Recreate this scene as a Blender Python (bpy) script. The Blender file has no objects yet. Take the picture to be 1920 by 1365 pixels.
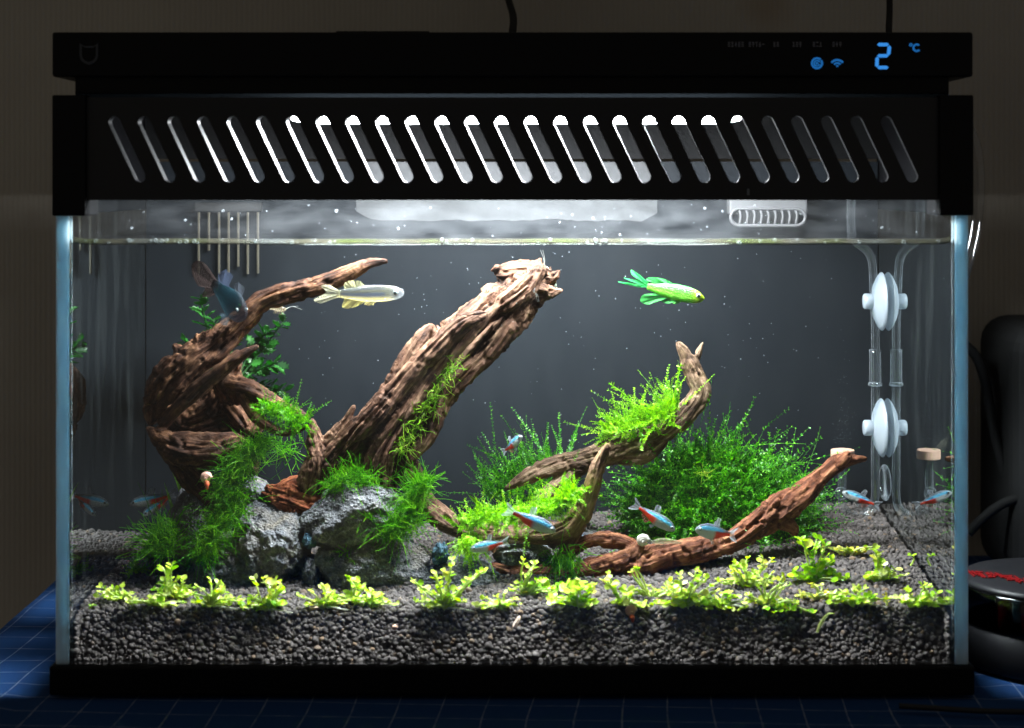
import bpy, bmesh, math, random
import numpy as np
from mathutils import Vector, Matrix

# ------------------------------------------------------------------ scene, camera, light
SC = bpy.context.scene
COL = SC.collection
random.seed(7)
RNG = np.random.default_rng(11)
F, D, ZC, HY = 3279.0, 0.79, 0.2304, 345.0      # focal length in photo pixels, camera distance to the front glass, camera height, horizon row

cam_data = bpy.data.cameras.new("camera")
cam = bpy.data.objects.new("camera", cam_data)
COL.objects.link(cam)
cam.location = (0, -D, ZC)
cam.rotation_euler = (math.pi / 2, 0, 0)
cam_data.sensor_width = 36.0
cam_data.lens = F / 1920 * 36.0
cam_data.shift_y = -(682.5 - HY) / 1920
cam_data.clip_start, cam_data.clip_end = 0.01, 50
cam_data.dof.use_dof = True
cam_data.dof.focus_distance = D + 0.095
cam_data.dof.aperture_fstop = 9.0
SC.camera = cam

W = bpy.data.worlds.new("World")
SC.world = W
W.use_nodes = True
W.node_tree.nodes["Background"].inputs[0].default_value = (1.0, 0.93, 0.82, 1)
W.node_tree.nodes["Background"].inputs[1].default_value = 0.105          # the dim room

LED = 148.0                                                                # the aquarium's own lamp (built with the lid)

SC.view_settings.view_transform = 'Standard'
SC.view_settings.look = 'None'
SC.view_settings.exposure = 0.0
SC.view_settings.gamma = 1.0
cy = SC.cycles
cy.use_denoising = True
try:
    cy.denoiser = 'OPENIMAGEDENOISE'
except Exception:
    pass
cy.use_adaptive_sampling = True
cy.adaptive_threshold = 0.02
cy.max_bounces = 12
cy.diffuse_bounces = 4
cy.glossy_bounces = 6
cy.transmission_bounces = 6
cy.transparent_max_bounces = 24
cy.caustics_reflective = False
cy.caustics_refractive = False
cy.sample_clamp_indirect = 6.0


# ------------------------------------------------------------------ helpers
def P(px, py, Y):
    """A point that is seen at photo pixel (px, py) and lies Y metres behind the front glass."""
    d = D + Y
    return Vector(((px - 960) / F * d, Y, ZC - (py - HY) / F * d))


def R(px, Y):
    return px / F * (D + Y)


def tag(o, label=None, cat=None, group=None, kind=None):
    if label: o["label"] = label
    if cat: o["category"] = cat
    if group: o["group"] = group
    if kind: o["kind"] = kind
    return o


def empty(name, loc=(0, 0, 0), label=None, cat=None, group=None):
    o = bpy.data.objects.new(name, None)
    o.empty_display_size = 0.01
    COL.objects.link(o)
    o.location = loc
    return tag(o, label, cat, group)


def link(name, me, mat=None, parent=None, loc=None):
    o = bpy.data.objects.new(name, me)
    COL.objects.link(o)
    if mat is not None and not me.materials:
        me.materials.append(mat)
    if loc is not None:
        o.location = loc
    if parent is not None:
        o.parent = parent
        if loc is None:                       # mesh data in world coordinates
            o.matrix_parent_inverse = Matrix.Translation(-Vector(parent.location))
    return o


def mesh_np(name, V, faces, smooth=True):
    """faces: int array (n, k) or list of tuples"""
    me = bpy.data.meshes.new(name)
    V = np.asarray(V, dtype=np.float32)
    if isinstance(faces, np.ndarray):
        n, k = faces.shape
        me.vertices.add(len(V)); me.vertices.foreach_set("co", V.ravel())
        me.loops.add(n * k); me.loops.foreach_set("vertex_index", faces.astype(np.int32).ravel())
        me.polygons.add(n); me.polygons.foreach_set("loop_start", np.arange(0, n * k, k, dtype=np.int32))
        me.update(calc_edges=True)
    else:
        me.from_pydata([tuple(v) for v in V], [], faces)
        me.update()
    if smooth and len(me.polygons):
        me.polygons.foreach_set("use_smooth", np.ones(len(me.polygons), dtype=bool))
    me.validate()
    return me


def bm_mesh(name, bm, smooth=False):
    me = bpy.data.meshes.new(name)
    bmesh.ops.recalc_face_normals(bm, faces=bm.faces)
    bm.to_mesh(me); bm.free()
    if smooth:
        me.polygons.foreach_set("use_smooth", np.ones(len(me.polygons), dtype=bool))
    return me


def box_bm(bm, lo, hi, bevel=0.0, seg=2):
    lo, hi = Vector(lo), Vector(hi)
    r = bmesh.ops.create_cube(bm, size=1.0)
    vs = r["verts"]
    c, s = (lo + hi) / 2, hi - lo
    for v in vs:
        v.co = Vector((v.co.x * s.x + c.x, v.co.y * s.y + c.y, v.co.z * s.z + c.z))
    if bevel > 0:
        es = list({e for v in vs for e in v.link_edges})
        bmesh.ops.bevel(bm, geom=es, offset=bevel, segments=seg, affect='EDGES', profile=0.5)


def box(name, lo, hi, mat, parent=None, bevel=0.0, seg=2):
    bm = bmesh.new()
    box_bm(bm, lo, hi, bevel, seg)
    return link(name, bm_mesh(name, bm), mat, parent)


def catmull(pts, n):
    pts = np.asarray(pts, float)
    if len(pts) == 2:
        t = np.linspace(0, 1, n)[:, None]
        return pts[0] * (1 - t) + pts[1] * t
    ext = np.vstack([2 * pts[0] - pts[1], pts, 2 * pts[-1] - pts[-2]])
    m = len(pts) - 1
    u = np.linspace(0, m - 1e-9, n)
    i = u.astype(int); f = (u - i)[:, None]
    p0, p1, p2, p3 = ext[i], ext[i + 1], ext[i + 2], ext[i + 3]
    return 0.5 * ((2 * p1) + (-p0 + p2) * f + (2 * p0 - 5 * p1 + 4 * p2 - p3) * f ** 2 + (-p0 + 3 * p1 - 3 * p2 + p3) * f ** 3)


def frames(C):
    T = np.gradient(C, axis=0)
    T /= np.linalg.norm(T, axis=1)[:, None] + 1e-12
    N = np.zeros_like(T)
    a = np.array([0, 1.0, 0]) if abs(T[0][1]) < 0.9 else np.array([1.0, 0, 0])
    n = np.cross(T[0], a); n /= np.linalg.norm(n)
    for i in range(len(T)):
        n = n - T[i] * np.dot(n, T[i]); n /= np.linalg.norm(n) + 1e-12
        N[i] = n
    return T, N, np.cross(T, N)


def tube_data(C, r, k=12, cap=True):
    C = np.asarray(C, float)
    r = np.broadcast_to(np.asarray(r, float), (len(C),))
    T, N, B = frames(C)
    a = np.linspace(0, 2 * math.pi, k, endpoint=False)
    V = (C[:, None, :] + r[:, None, None] * (np.cos(a)[None, :, None] * N[:, None, :] + np.sin(a)[None, :, None] * B[:, None, :])).reshape(-1, 3)
    faces = []
    n = len(C)
    for i in range(n - 1):
        for j in range(k):
            j2 = (j + 1) % k
            faces.append((i * k + j, i * k + j2, (i + 1) * k + j2, (i + 1) * k + j))
    if cap:
        faces.append(tuple(range(k - 1, -1, -1)))
        faces.append(tuple((n - 1) * k + j for j in range(k)))
    return V, faces


def tube(name, C, r, mat, parent=None, k=12, cap=True):
    V, f = tube_data(C, r, k, cap)
    return link(name, mesh_np(name, V, f), mat, parent)


def lathe_data(prof, axis='Z', k=32, center=(0, 0, 0)):
    """prof: [(radius, height)] along the axis"""
    V, faces = [], []
    a = np.linspace(0, 2 * math.pi, k, endpoint=False)
    for (r, h) in prof:
        for t in a:
            c, s = r * math.cos(t), r * math.sin(t)
            V.append({'Z': (c, s, h), 'X': (h, c, s), 'Y': (c, h, s)}[axis])
    for i in range(len(prof) - 1):
        for j in range(k):
            j2 = (j + 1) % k
            faces.append((i * k + j, i * k + j2, (i + 1) * k + j2, (i + 1) * k + j))
    V = np.array(V) + np.array(center)
    if prof[0][0] > 1e-5: faces.append(tuple(range(k - 1, -1, -1)))
    if prof[-1][0] > 1e-5: faces.append(tuple((len(prof) - 1) * k + j for j in range(k)))
    return V, faces


def lathe(name, prof, mat, parent=None, axis='Z', k=32, center=(0, 0, 0), smooth=True):
    V, f = lathe_data(prof, axis, k, center)
    me = mesh_np(name, V, f, smooth)
    bm = bmesh.new(); bm.from_mesh(me)
    bmesh.ops.recalc_face_normals(bm, faces=bm.faces); bm.to_mesh(me); bm.free()
    return link(name, me, mat, parent)


# vectorised gradient noise
_perm = np.random.default_rng(3).permutation(256)
_perm = np.concatenate([_perm, _perm, _perm])
_grad = np.random.default_rng(4).normal(size=(256, 3))
_grad /= np.linalg.norm(_grad, axis=1)[:, None]


def noise3(p):
    p = np.asarray(p, float)
    i = np.floor(p).astype(int); f = p - i
    u = f * f * f * (f * (f * 6 - 15) + 10)
    i &= 255
    out = np.zeros(len(p))
    for dx in (0, 1):
        for dy in (0, 1):
            for dz in (0, 1):
                h = _perm[_perm[_perm[i[:, 0] + dx] + i[:, 1] + dy] + i[:, 2] + dz]
                g = _grad[h]
                d = f - np.array([dx, dy, dz])
                w = (u[:, 0] if dx else 1 - u[:, 0]) * (u[:, 1] if dy else 1 - u[:, 1]) * (u[:, 2] if dz else 1 - u[:, 2])
                out += w * (g * d).sum(1)
    return out * 1.6


def fbm(p, oct=4, lac=2.0, gain=0.5):
    a, s, o = 1.0, 0.0, np.zeros(len(p))
    for k in range(oct):
        o += a * noise3(p * lac ** k + 17.3 * k); s += a; a *= gain
    return o / s


def ridged(p, oct=3):
    a, s, o = 1.0, 0.0, np.zeros(len(p))
    for k in range(oct):
        o += a * (1 - np.abs(noise3(p * 2.0 ** k + 9.1 * k)) * 2); s += a; a *= 0.5
    return o / s


# ------------------------------------------------------------------ materials
class NT:
    def __init__(self, name):
        self.m = bpy.data.materials.new(name)
        self.m.use_nodes = True
        self.t = self.m.node_tree
        self.t.nodes.clear()
        self.out = self.t.nodes.new("ShaderNodeOutputMaterial")

    def n(self, typ, ins=None, **props):
        nd = self.t.nodes.new(typ)
        for k, v in props.items():
            setattr(nd, k, v)
        for k, v in (ins or {}).items():
            s = nd.inputs[k]
            if isinstance(v, bpy.types.NodeSocket):
                self.t.links.new(v, s)
            else:
                s.default_value = v
        return nd

    def ramp(self, fac, stops):
        r = self.n("ShaderNodeValToRGB", {0: fac})
        e = r.color_ramp.elements
        while len(e) < len(stops): e.new(0.5)
        for k, (p, c) in enumerate(stops):
            e[k].position = p
            e[k].color = (*c, 1) if len(c) == 3 else c
        return r.outputs[0]

    def math(self, op, a, b=0.0, c=0.0, clamp=False):
        nd = self.n("ShaderNodeMath", {0: a, 1: b, 2: c}, operation=op)
        nd.use_clamp = clamp
        return nd.outputs[0]

    def mix(self, fac, a, b):
        nd = self.n("ShaderNodeMix", {0: fac}, data_type='RGBA')
        for s, v in ((6, a), (7, b)):
            if isinstance(v, bpy.types.NodeSocket): self.t.links.new(v, nd.inputs[s])
            else: nd.inputs[s].default_value = (*v, 1) if len(v) == 3 else v
        return nd.outputs[2]

    def mixsh(self, fac, a, b):
        return self.n("ShaderNodeMixShader", {0: fac, 1: a, 2: b}).outputs[0]

    def noise(self, vec, scale, detail=3.0, rough=0.5):
        i = {"Scale": scale, "Detail": detail, "Roughness": rough}
        if vec is not None: i["Vector"] = vec
        return self.n("ShaderNodeTexNoise", i).outputs[0]

    def pos(self):
        return self.n("ShaderNodeNewGeometry").outputs["Position"]

    def attr(self, name, out="Vector"):
        return self.n("ShaderNodeAttribute", attribute_name=name).outputs[out]

    def bump(self, h, strength=0.5, dist=0.001):
        return self.n("ShaderNodeBump", {"Strength": strength, "Distance": dist, "Height": h}).outputs[0]

    def schlick(self, f0, normal=None):
        i = {0: 0.5}
        if normal is not None: i["Normal"] = normal
        fac = self.n("ShaderNodeLayerWeight", i).outputs["Facing"]
        return self.math('MULTIPLY_ADD', self.math('POWER', fac, 5.0), 1 - f0, f0)

    def done(self, sh):
        self.t.links.new(sh, self.out.inputs[0])
        return self.m


def c4(c): return (*c, 1.0) if len(c) == 3 else c


def simple(name, col, rough=0.5, spec=0.3, metal=0.0, bump=None):
    t = NT(name)
    i = {"Base Color": c4(col), "Roughness": rough, "Specular IOR Level": spec, "Metallic": metal}
    if bump:
        i["Normal"] = t.bump(t.noise(t.pos(), bump[0], 3), bump[1], bump[2])
    return t.done(t.n("ShaderNodeBsdfPrincipled", i).outputs[0])


def clear_mat(name, tint=(1, 1, 1), ior=1.45, rough=0.03, gl=(1, 1, 1), extra=0.0, bump=None):
    """thin clear wall: straight-through light plus the reflection of its surface"""
    t = NT(name)
    nb = None
    gi = {"Color": c4(gl), "Roughness": rough}
    if bump:
        b = t.bump(t.noise(t.pos(), bump[0], 2), bump[1], bump[2])
        nb = b; gi["Normal"] = b
    f = t.schlick(((ior - 1) / (ior + 1)) ** 2, nb)
    if extra: f = t.math('ADD', f, extra, clamp=True)
    return t.done(t.mixsh(f, t.n("ShaderNodeBsdfTransparent", {0: c4(tint)}).outputs[0], t.n("ShaderNodeBsdfGlossy", gi).outputs[0]))


def emit_mat(name, col, s):
    t = NT(name)
    return t.done(t.n("ShaderNodeEmission", {0: c4(col), 1: s}).outputs[0])


ZW = ZC - (455 - HY) / F * (D + 0.004)          # water level

M = {}
M['black'] = simple('black_plastic', (0.003, 0.003, 0.0036), 0.45, 0.12, bump=(900, 0.15, 0.0002))
M['black_soft'] = simple('black_rubber', (0.01, 0.01, 0.01), 0.7, 0.15)
M['led'] = emit_mat('lamp_diffuser', (0.93, 0.97, 1.0), LED)
M['blue_led'] = emit_mat('blue_display_light', (0.05, 0.33, 0.95), 0.8)
M['blue_led_dim'] = emit_mat('blue_icon_light', (0.02, 0.2, 0.62), 0.6)
M['print'] = simple('grey_print', (0.16, 0.16, 0.18), 0.6)
M['emblem'] = simple('emblem_grey', (0.03, 0.033, 0.04), 0.5)
M['white_plastic'] = simple('white_plastic', (0.10, 0.10, 0.104), 0.4)
M['comb'] = simple('beige_comb', (0.06, 0.053, 0.038), 0.5)


def make_tube_glass(name, glow, base, rough, power=3.0):
    """clear wall whose edges catch the light"""
    t = NT(name)
    fac = t.n("ShaderNodeLayerWeight", {0: 0.5}).outputs["Facing"]
    tr = t.n("ShaderNodeBsdfTranslucent", {0: (0.85, 0.93, 1, 1)}).outputs[0]
    df = t.n("ShaderNodeBsdfDiffuse", {0: (0.85, 0.93, 1, 1)}).outputs[0]
    cl = t.n("ShaderNodeBsdfTransparent", {0: (0.97, 0.985, 0.99, 1)}).outputs[0]
    g = t.math('MULTIPLY_ADD', t.math('POWER', fac, power), glow, base)
    s = t.mixsh(g, cl, t.mixsh(0.5, tr, df))
    return t.done(t.mixsh(t.schlick(0.04), s, t.n("ShaderNodeBsdfGlossy", {"Roughness": rough}).outputs[0]))


M['pipe'] = make_tube_glass('clear_tube', 0.9, 0.006, 0.1, 4.0)
M['bubble'] = make_tube_glass('bubble', 0.7, 0.25, 0.1)


def make_front_glass():
    t = NT('front_glass')
    z = t.n("ShaderNodeSeparateXYZ", {0: t.pos()}).outputs
    above = t.math('GREATER_THAN', z[2], ZW + 0.0015)
    mist = t.noise(t.n("ShaderNodeMapping", {0: t.pos(), 3: (1, 1, 2.6)}).outputs[0], 48, 5, 0.6)
    mist = t.n("ShaderNodeMapRange", {0: mist, 1: 0.35, 2: 0.78, 3: 0.001, 4: 0.018}).outputs[0]
    mist = t.math('MULTIPLY', mist, above)
    # algae film and drag marks below the water line, very thin
    film = t.math('MULTIPLY', t.n("ShaderNodeMapRange", {0: t.noise(t.pos(), 30, 5, 0.7), 1: 0.5, 2: 0.8, 3: 0.0, 4: 0.0022}).outputs[0], 1.0)
    mist = t.math('MAXIMUM', mist, film)
    facing = t.n("ShaderNodeLayerWeight", {0: 0.5}).outputs["Facing"]
    tir = t.n("ShaderNodeMapRange", {0: facing, 1: 0.28, 2: 0.42, 3: 0.035, 4: 0.97}).outputs[0]
    fac = t.n("ShaderNodeMix", {0: above, 2: tir, 3: t.schlick(0.035)}, data_type='FLOAT').outputs[0]
    clear = t.mixsh(fac, t.n("ShaderNodeBsdfTransparent", {0: (0.97, 0.985, 0.985, 1)}).outputs[0],
                    t.n("ShaderNodeBsdfGlossy", {"Roughness": 0.02}).outputs[0])
    fog = t.n("ShaderNodeBsdfTranslucent", {0: (0.8, 0.85, 0.9, 1)}).outputs[0]
    return t.done(t.mixsh(mist, clear, fog))


def make_side_glass():
    """Below the water line a side wall mirrors flat views (total reflection at the outer face); above it is plain glass."""
    t = NT('side_glass')
    z = t.n("ShaderNodeSeparateXYZ", {0: t.pos()}).outputs[2]
    below = t.math('LESS_THAN', z, ZW)
    facing = t.n("ShaderNodeLayerWeight", {0: 0.5}).outputs["Facing"]           # 0 face on .. 1 edge on
    tir = t.n("ShaderNodeMapRange", {0: facing, 1: 0.36, 2: 0.66, 3: 0.05, 4: 0.86}).outputs[0]
    fr = t.schlick(0.06)
    f = t.n("ShaderNodeMix", {0: below, 2: fr, 3: tir}, data_type='FLOAT').outputs[0]
    clear = t.n("ShaderNodeBsdfTransparent", {0: (0.93, 0.97, 0.98, 1)}).outputs[0]
    gloss = t.n("ShaderNodeBsdfGlossy", {0: (0.8, 0.86, 0.88, 1), "Roughness": 0.012}).outputs[0]
    base = t.mixsh(f, clear, gloss)
    film = t.n("ShaderNodeMapRange", {0: t.noise(t.n("ShaderNodeMapping", {0: t.pos(), 3: (1, 1, 0.25)}).outputs[0], 60, 4, 0.6), 1: 0.5, 2: 0.8, 3: 0.0, 4: 0.03}).outputs[0]
    return t.done(t.mixsh(film, base, t.n("ShaderNodeBsdfDiffuse", {0: (0.4, 0.45, 0.45, 1)}).outputs[0]))


def make_glass_edge():
    t = NT('ground_glass_edge')
    n = t.noise(t.n("ShaderNodeMapping", {0: t.pos(), 3: (1, 1, 0.15)}).outputs[0], 400, 3)
    c = t.ramp(n, [(0.3, (0.38, 0.52, 0.62)), (0.7, (0.47, 0.61, 0.70))])
    return t.done(t.n("ShaderNodeBsdfPrincipled", {"Base Color": c, "Roughness": 0.45, "Subsurface Weight": 1.0, "Subsurface Radius": (0.8, 1.0, 1.1), "Subsurface Scale": 0.016,
                                                   "Specular IOR Level": 0.3}).outputs[0])


def make_water():
    t = NT('water_surface')
    mp = t.n("ShaderNodeMapping", {0: t.pos(), 3: (1, 1.6, 1)}).outputs[0]
    b = t.bump(t.noise(mp, 28, 3, 0.5), 0.35, 0.0016)
    f = t.schlick(0.02, b)
    return t.done(t.mixsh(f, t.n("ShaderNodeBsdfTransparent", {0: (0.97, 0.99, 0.99, 1)}).outputs[0],
                          t.n("ShaderNodeBsdfGlossy", {"Roughness": 0.02, "Normal": b}).outputs[0]))


def make_meniscus():
    t = NT('meniscus')
    n = t.noise(t.n("ShaderNodeMapping", {0: t.pos(), 3: (1, 0, 0)}).outputs[0], 22, 2)
    c = t.ramp(n, [(0.35, (0.035, 0.05, 0.010)), (0.5, (0.045, 0.042, 0.03)), (0.65, (0.06, 0.064, 0.06))])
    tr = t.n("ShaderNodeBsdfTranslucent", {0: c}).outputs[0]
    cl = t.n("ShaderNodeBsdfTransparent", {0: (0.9, 0.95, 0.9, 1)}).outputs[0]
    gl = t.n("ShaderNodeBsdfGlossy", {"Roughness": 0.12}).outputs[0]
    return t.done(t.mixsh(0.05, t.mixsh(0.35, tr, cl), gl))


def make_wood(name, dark, mid, light, moss=None, bias=0.0):
    t = NT(name)
    gs = t.attr('grain_coord')
    st = t.n("ShaderNodeMapping", {0: gs, 3: (520, 520, 46)}).outputs[0]
    fine = t.noise(st, 1.0, 6, 0.62)
    st2 = t.n("ShaderNodeMapping", {0: gs, 3: (1500, 1500, 120)}).outputs[0]
    finer = t.noise(st2, 1.0, 3, 0.6)
    patch = t.noise(t.pos(), 75, 4, 0.6)
    v = t.math('ADD', t.math('MULTIPLY', fine, 0.55), t.math('MULTIPLY', patch, 0.55))
    v = t.math('ADD', v, t.math('MULTIPLY', finer, 0.18))
    v = t.math('MULTIPLY_ADD', v, 1.9, -0.72 + bias)
    c = t.ramp(v, [(0.25, dark), (0.48, mid), (0.72, light), (0.9, tuple(min(1, x * 1.25) for x in light))])
    stain = t.n("ShaderNodeMapRange", {0: t.noise(t.pos(), 38, 5, 0.65), 1: 0.5, 2: 0.62, 3: 0.0, 4: 0.5}).outputs[0]
    c = t.mix(stain, c, dark)
    if moss:
        mk = t.n("ShaderNodeMapRange", {0: t.noise(t.pos(), 40, 3), 1: 0.52, 2: 0.66, 3: 0.0, 4: 0.6}).outputs[0]
        c = t.mix(mk, c, moss)
    h = t.math('ADD', fine, t.math('MULTIPLY', finer, 0.4))
    h = t.math('ADD', h, t.math('MULTIPLY', t.noise(t.pos(), 700, 3), 0.35))
    b = t.bump(h, 0.9, 0.0012)
    return t.done(t.n("ShaderNodeBsdfPrincipled", {"Base Color": c, "Roughness": 0.72, "Specular IOR Level": 0.22, "Normal": b}).outputs[0])


def make_rock(name, a, b, c, pits=650):
    t = NT(name)
    p = t.pos()
    big = t.noise(p, 90, 5, 0.65)
    fine = t.noise(p, 900, 4, 0.7)
    vor = t.n("ShaderNodeTexVoronoi", {"Vector": p, "Scale": pits}).outputs[0]
    v = t.math('ADD', t.math('MULTIPLY', big, 0.7), t.math('MULTIPLY', fine, 0.4))
    col = t.ramp(v, [(0.36, a), (0.55, b), (0.72, c)])
    warm = t.n("ShaderNodeMapRange", {0: t.noise(p, 45, 3), 1: 0.52, 2: 0.68, 3: 0, 4: 0.75}).outputs[0]
    col = t.mix(warm, col, (0.17, 0.14, 0.10))
    h = t.math('ADD', t.math('MULTIPLY', vor, 0.9), t.math('MULTIPLY', fine, 0.7))
    bp = t.bump(h, 1.0, 0.0014)
    return t.done(t.n("ShaderNodeBsdfPrincipled", {"Base Color": col, "Roughness": 0.8, "Specular IOR Level": 0.25, "Normal": bp}).outputs[0])


def make_leaf(name, stops, trans=0.45, gloss=0.05, rand=True):
    t = NT(name)
    r = t.n("ShaderNodeNewGeometry").outputs["Random Per Island"] if rand else t.n("ShaderNodeObjectInfo").outputs["Random"]
    n = t.noise(t.pos(), 160, 2)
    v = t.math('ADD', t.math('MULTIPLY', r, 0.6), t.math('MULTIPLY', n, 0.45))
    c = t.ramp(v, stops)
    c2 = t.n("ShaderNodeHueSaturation", {"Value": 1.3, "Saturation": 1.1, "Color": c}).outputs[0]
    sh = t.mixsh(trans, t.n("ShaderNodeBsdfDiffuse", {0: c}).outputs[0], t.n("ShaderNodeBsdfTranslucent", {0: c2}).outputs[0])
    return t.done(t.mixsh(gloss, sh, t.n("ShaderNodeBsdfGlossy", {0: (0.9, 1, 0.85, 1), "Roughness": 0.35}).outputs[0]))


M['moss'] = make_leaf('moss_green', [(0.15, (0.016, 0.10, 0.002)), (0.5, (0.055, 0.27, 0.003)), (0.9, (0.19, 0.50, 0.008))], 0.45, 0.012)
M['moss_dark'] = make_leaf('moss_dark_green', [(0.1, (0.03, 0.06, 0.006)), (0.3, (0.010, 0.10, 0.004)), (0.6, (0.05, 0.30, 0.008)), (0.9, (0.22, 0.60, 0.03))], 0.45, 0.025)
M['moss_lime'] = make_leaf('moss_lime', [(0.15, (0.07, 0.25, 0.004)), (0.5, (0.17, 0.45, 0.008)), (0.9, (0.40, 0.68, 0.03))], 0.4, 0.02)
M['moss_yellow'] = make_leaf('algae_yellow_green', [(0.15, (0.07, 0.2, 0.004)), (0.5, (0.16, 0.34, 0.01)), (0.9, (0.36, 0.45, 0.06))], 0.4, 0.02)
M['carpet'] = make_leaf('carpet_leaf', [(0.2, (0.30, 0.52, 0.02)), (0.5, (0.55, 0.72, 0.07)), (0.72, (0.76, 0.86, 0.22)), (0.9, (0.88, 0.9, 0.5))], 0.4, 0.03, rand=False)
M['carpet_dark'] = make_leaf('carpet_leaf_deep', [(0.2, (0.15, 0.42, 0.006)), (0.5, (0.30, 0.56, 0.01)), (0.85, (0.50, 0.70, 0.03))], 0.4, 0.03, rand=False)
M['carpet_yellow'] = make_leaf('carpet_leaf_yellow', [(0.2, (0.5, 0.42, 0.05)), (0.5, (0.6, 0.6, 0.08)), (0.85, (0.7, 0.7, 0.2))], 0.4, 0.05, rand=False)
M['carpet_stem'] = make_leaf('carpet_stem', [(0.2, (0.42, 0.55, 0.10)), (0.85, (0.66, 0.72, 0.30))], 0.4, 0.08, rand=False)
M['white_root'] = make_leaf('pale_root', [(0.2, (0.6, 0.6, 0.5)), (0.85, (0.75, 0.75, 0.65))], 0.4, 0.08, rand=False)
M['fern'] = make_leaf('fern_leaf', [(0.2, (0.004, 0.03, 0.005)), (0.5, (0.012, 0.085, 0.01)), (0.85, (0.035, 0.19, 0.025))], 0.35, 0.06, rand=False)
M['blade'] = make_leaf('grass_blade', [(0.2, (0.08, 0.28, 0.01)), (0.85, (0.2, 0.48, 0.02))], 0.45, 0.04, rand=False)

M['wood_left'] = make_wood('driftwood_dark', (0.008, 0.003, 0.0016), (0.062, 0.023, 0.011), (0.235, 0.112, 0.056))
M['wood_trunk'] = make_wood('driftwood_trunk', (0.014, 0.0055, 0.003), (0.100, 0.046, 0.026), (0.27, 0.158, 0.098))
M['wood_tan'] = make_wood('driftwood_tan', (0.028, 0.014, 0.008), (0.125, 0.074, 0.045), (0.28, 0.19, 0.125), moss=(0.13, 0.11, 0.02))
M['wood_red'] = make_wood('driftwood_red', (0.026, 0.007, 0.003), (0.135, 0.043, 0.019), (0.34, 0.145, 0.07))
M['wood_rust'] = make_wood('driftwood_rust', (0.05, 0.013, 0.005), (0.24, 0.062, 0.022), (0.42, 0.15, 0.065))
M['wood_front'] = make_wood('driftwood_front', (0.025, 0.011, 0.006), (0.12, 0.062, 0.037), (0.33, 0.2, 0.125), moss=(0.17, 0.13, 0.025))
M['rock'] = make_rock('lava_stone', (0.032, 0.036, 0.043), (0.12, 0.126, 0.14), (0.28, 0.282, 0.29))
M['rock_light'] = make_rock('lava_stone_light', (0.042, 0.044, 0.05), (0.15, 0.154, 0.164), (0.33, 0.328, 0.33), 800)
M['rock_dark'] = simple('wet_black_stone', (0.03, 0.034, 0.042), 0.25, 0.5, bump=(500, 0.5, 0.001))
M['glue'] = simple('blue_glue', (0.035, 0.085, 0.12), 0.6, 0.3, bump=(600, 0.5, 0.001))
M['ceramic'] = simple('pink_ceramic', (0.62, 0.38, 0.28), 0.7, bump=(1500, 0.2, 0.0003))


def make_silicone():
    t = NT('frosted_silicone')
    d = t.n("ShaderNodeBsdfDiffuse", {0: (0.52, 0.58, 0.64, 1)}).outputs[0]
    tr = t.n("ShaderNodeBsdfTranslucent", {0: (0.54, 0.61, 0.67, 1)}).outputs[0]
    s = t.mixsh(0.5, d, tr)
    s = t.mixsh(0.12, s, t.n("ShaderNodeBsdfTransparent", {0: (0.9, 0.95, 1, 1)}).outputs[0])
    return t.done(t.mixsh(0.08, s, t.n("ShaderNodeBsdfGlossy", {"Roughness": 0.3}).outputs[0]))


M['silicone'] = make_silicone()


def make_skin(name, spec=0.5, rough=0.3, trans=0.25, clear=0.0):
    t = NT(name)
    c = t.attr('pigment', "Color")
    sc_ = t.bump(t.n("ShaderNodeTexVoronoi", {"Vector": t.pos(), "Scale": 1300.0}).outputs[0], 0.6, 0.0006)
    p = t.n("ShaderNodeBsdfPrincipled", {"Base Color": c, "Roughness": rough, "Specular IOR Level": spec, "Normal": sc_}).outputs[0]
    s = t.mixsh(trans, p, t.n("ShaderNodeBsdfTranslucent", {0: c}).outputs[0])
    if clear:
        s = t.mixsh(clear, s, t.n("ShaderNodeBsdfTransparent").outputs[0])
    return t.done(s)


M['skin'] = make_skin('fish_skin')
M['skin_dark'] = make_skin('dark_veiled_skin', 0.15, 0.5, 0.5, 0.35)
M['skin_clear'] = make_skin('clear_body_skin', 0.4, 0.3, 0.5, 0.6)
M['fin'] = make_skin('fin_membrane', 0.3, 0.4, 0.6, 0.45)
M['fin_solid'] = make_skin('long_fin', 0.3, 0.4, 0.6, 0.12)
M['eye_black'] = simple('fish_pupil', (0.01, 0.01, 0.012), 0.35, 0.2)
M['eye_ring'] = simple('fish_eye_ring', (0.25, 0.30, 0.30), 0.3, 0.4)
M['shell'] = simple('snail_shell', (0.72, 0.40, 0.31), 0.4, 0.4)
M['shell_white'] = simple('white_shell', (0.50, 0.47, 0.42), 0.45, 0.4, bump=(500, 0.3, 0.0008))
M['snail_red'] = simple('snail_flesh', (0.7, 0.12, 0.05), 0.4, 0.4)
M['speck'] = simple('suspended_speck', (0.22, 0.24, 0.26), 0.5, 0.3)


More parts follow.
